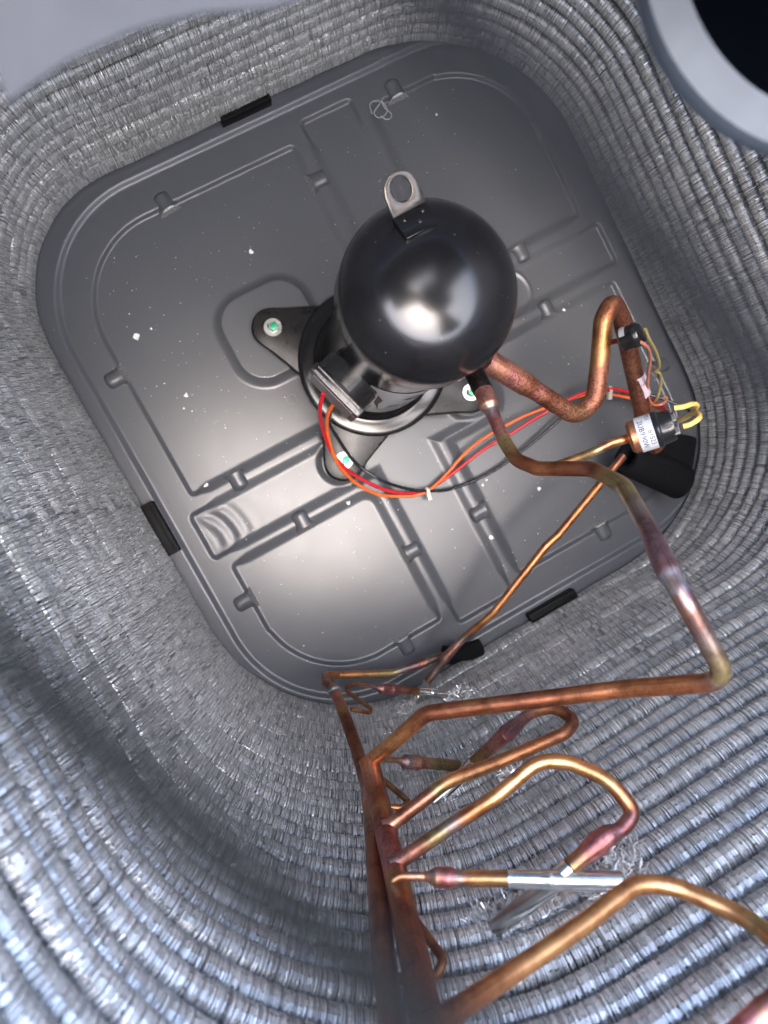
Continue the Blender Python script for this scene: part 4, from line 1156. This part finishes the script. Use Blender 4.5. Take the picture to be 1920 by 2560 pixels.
# countless specks
vs, fs = [], []
for i in range(380):
    x, y = rng.uniform(-.31, .31), rng.uniform(-.31, .31)
    if math.hypot(x - KX, y - KY) < 0.11: continue
    s = rng.uniform(.0002, .0007) if rng.random() < .93 else rng.uniform(.0007, .0013)
    z = pz(x, y) + 0.0004
    k = len(vs)
    a = rng.uniform(0, 6)
    for j in range(4):
        b = a + j * math.pi / 2
        vs.append((x + s * math.cos(b) * rng.uniform(.6, 1.5), y + s * math.sin(b), z + 0.0004 * (j % 2)))
    fs.append((k, k + 1, k + 2, k + 3))
tag(link('dust_specks', mesh_from('dust_specks', vs, fs, False), 'chip'), 'fine pale dust and metal specks scattered over the pan', 'dust', kind='stuff')
# curled thread
tp = [(930, 285), (925, 262), (938, 252), (958, 258), (968, 275), (960, 290), (945, 294), (935, 285), (945, 268), (958, 250), (960, 243), (955, 250), (962, 270), (975, 288), (978, 294), (965, 298), (955, 290)]
P3 = [(0.1212, 0.3109, 0.0040), (0.1241, 0.3221, 0.0050), (0.1324, 0.3234, 0.0060), (0.1399, 0.3155, 0.0080), (0.1413, 0.3064, 0.0060), (0.1345, 0.3021, 0.0040), (0.1259, 0.3032, 0.0050), (0.1237, 0.3104, 0.0060), (0.1320, 0.3151, 0.0070), (0.1426, 0.3211, 0.0060), (0.1462, 0.3229, 0.0050), (0.1410, 0.3201, 0.0050), (0.1404, 0.3108, 0.0040), (0.1447, 0.3009, 0.0040), (0.1408, 0.2959, 0.0040), (0.1345, 0.2976, 0.0040), (0.1303, 0.3035, 0.0050)]
tag(wire('curled_thread', P3, .0006, 'thread'), 'curled grey plastic thread beside the upper drain slot', 'thread')
P4 = [(-0.1437, 0.0366, 0.0020), (-0.1442, 0.0281, 0.0020), (-0.1481, 0.0253, 0.0030), (-0.1560, 0.0283, 0.0020), (-0.1557, 0.0352, 0.0020), (-0.1495, 0.0379, 0.0020), (-0.1435, 0.0359, 0.0020)]
tag(wire('curled_hair', P4, .0002, 'thread'), 'fine curled hair lying left of the compressor foot', 'thread')

# ------------------------------------------------------------------ fan and guard over the top
fan = thing('fan', 'fan with pale grey blade and light-rimmed dark motor, blurred close to the lens', 'fan', (FX, FY, 0.715))
link('motor_body', lathe('motor_body', [(0, 0.715), (0.052, 0.716), (0.055, 0.718), (0.055, 0.86), (0, 0.862)], 64, origin=(FX, FY, 0)), 'motor', fan)
link('motor_rim', lathe('motor_rim', [(0.053, 0.716), (0.056, 0.712), (0.061, 0.712), (0.0645, 0.716), (0.065, 0.724), (0.055, 0.730)], 72, origin=(FX, FY, 0)), 'rim', fan)
def blade(a0, a1, r0=0.062, r1=0.262, z0=0.765, z1=0.80):
    verts, faces = [], []
    nr, na = 14, 14
    for layer in (0, 0.0012):
        for i in range(nr + 1):
            r = r0 + (r1 - r0) * i / nr
            for j in range(na + 1):
                t = j / na
                # swept leading edge, rounded outer corner
                e = (i / nr)
                aa0 = a0; aa1 = 180 - math.degrees(math.asin((0.0245 - 6 * max(-0.04, min(0.04, r - 0.24)) ** 2) / r)) if a1 > 170 else a1
                a = R(aa0 + (aa1 - aa0) * t)
                z = z0 + (z1 - z0) * t + layer
                rr = r
                verts.append((FX + rr * math.cos(a), FY + rr * math.sin(a), z))
    m = (nr + 1) * (na + 1)
    for L_ in (0, 1):
        for i in range(nr):
            for j in range(na):
                a = L_ * m + i * (na + 1) + j
                f = (a, a + 1, a + na + 2, a + na + 1)
                faces.append(f if L_ else f[::-1])
    return mesh_from('blade', verts, faces)
for a0, a1 in ((133, 173), (13, 53), (-107, -67)):
    link('blade', blade(a0, a1), 'shroud', fan)

gd = thing('fan_guard', 'dark wire fan guard, two blurred wires sweeping across the view', 'fan guard', (FX, FY, 0.936))
g1 = Vector((-0.2023, -0.0613, 0.9360)); g2 = Vector((-0.2232, -0.0715, 0.9360))
ra1 = math.hypot(g1.x - FX, g1.y - FY); ra2 = math.hypot(g2.x - FX, g2.y - FY); dr = ra2 - ra1
for k in range(-9, 4):
    rr = ra1 + k * dr
    if rr < 0.03 or rr > 0.31: continue
    n = 120
    pos = [Vector((FX + rr * math.cos(2 * math.pi * i / n), FY + rr * math.sin(2 * math.pi * i / n), 0.936)) for i in range(n + 1)]
    link('guard_ring', tube_mesh('guard_ring', pos, [0.0] * (n + 1), 0.0013, 10, caps=False), 'guard', gd)
for k in range(6):
    a = R(-14 + 60 * k)
    pos = [Vector((FX + r * math.cos(a), FY + r * math.sin(a), 0.9395)) for r in (0.03, 0.12, 0.22, 0.30)]
    link('guard_spoke', tube_mesh('guard_spoke', pos, [0.0] * 4, 0.0020, 10), 'guard', gd)

# ------------------------------------------------------------------ render
scene.render.engine = 'CYCLES'
scene.cycles.max_bounces = 10
scene.cycles.glossy_bounces = 6
scene.cycles.diffuse_bounces = 6
scene.cycles.sample_clamp_indirect = 6
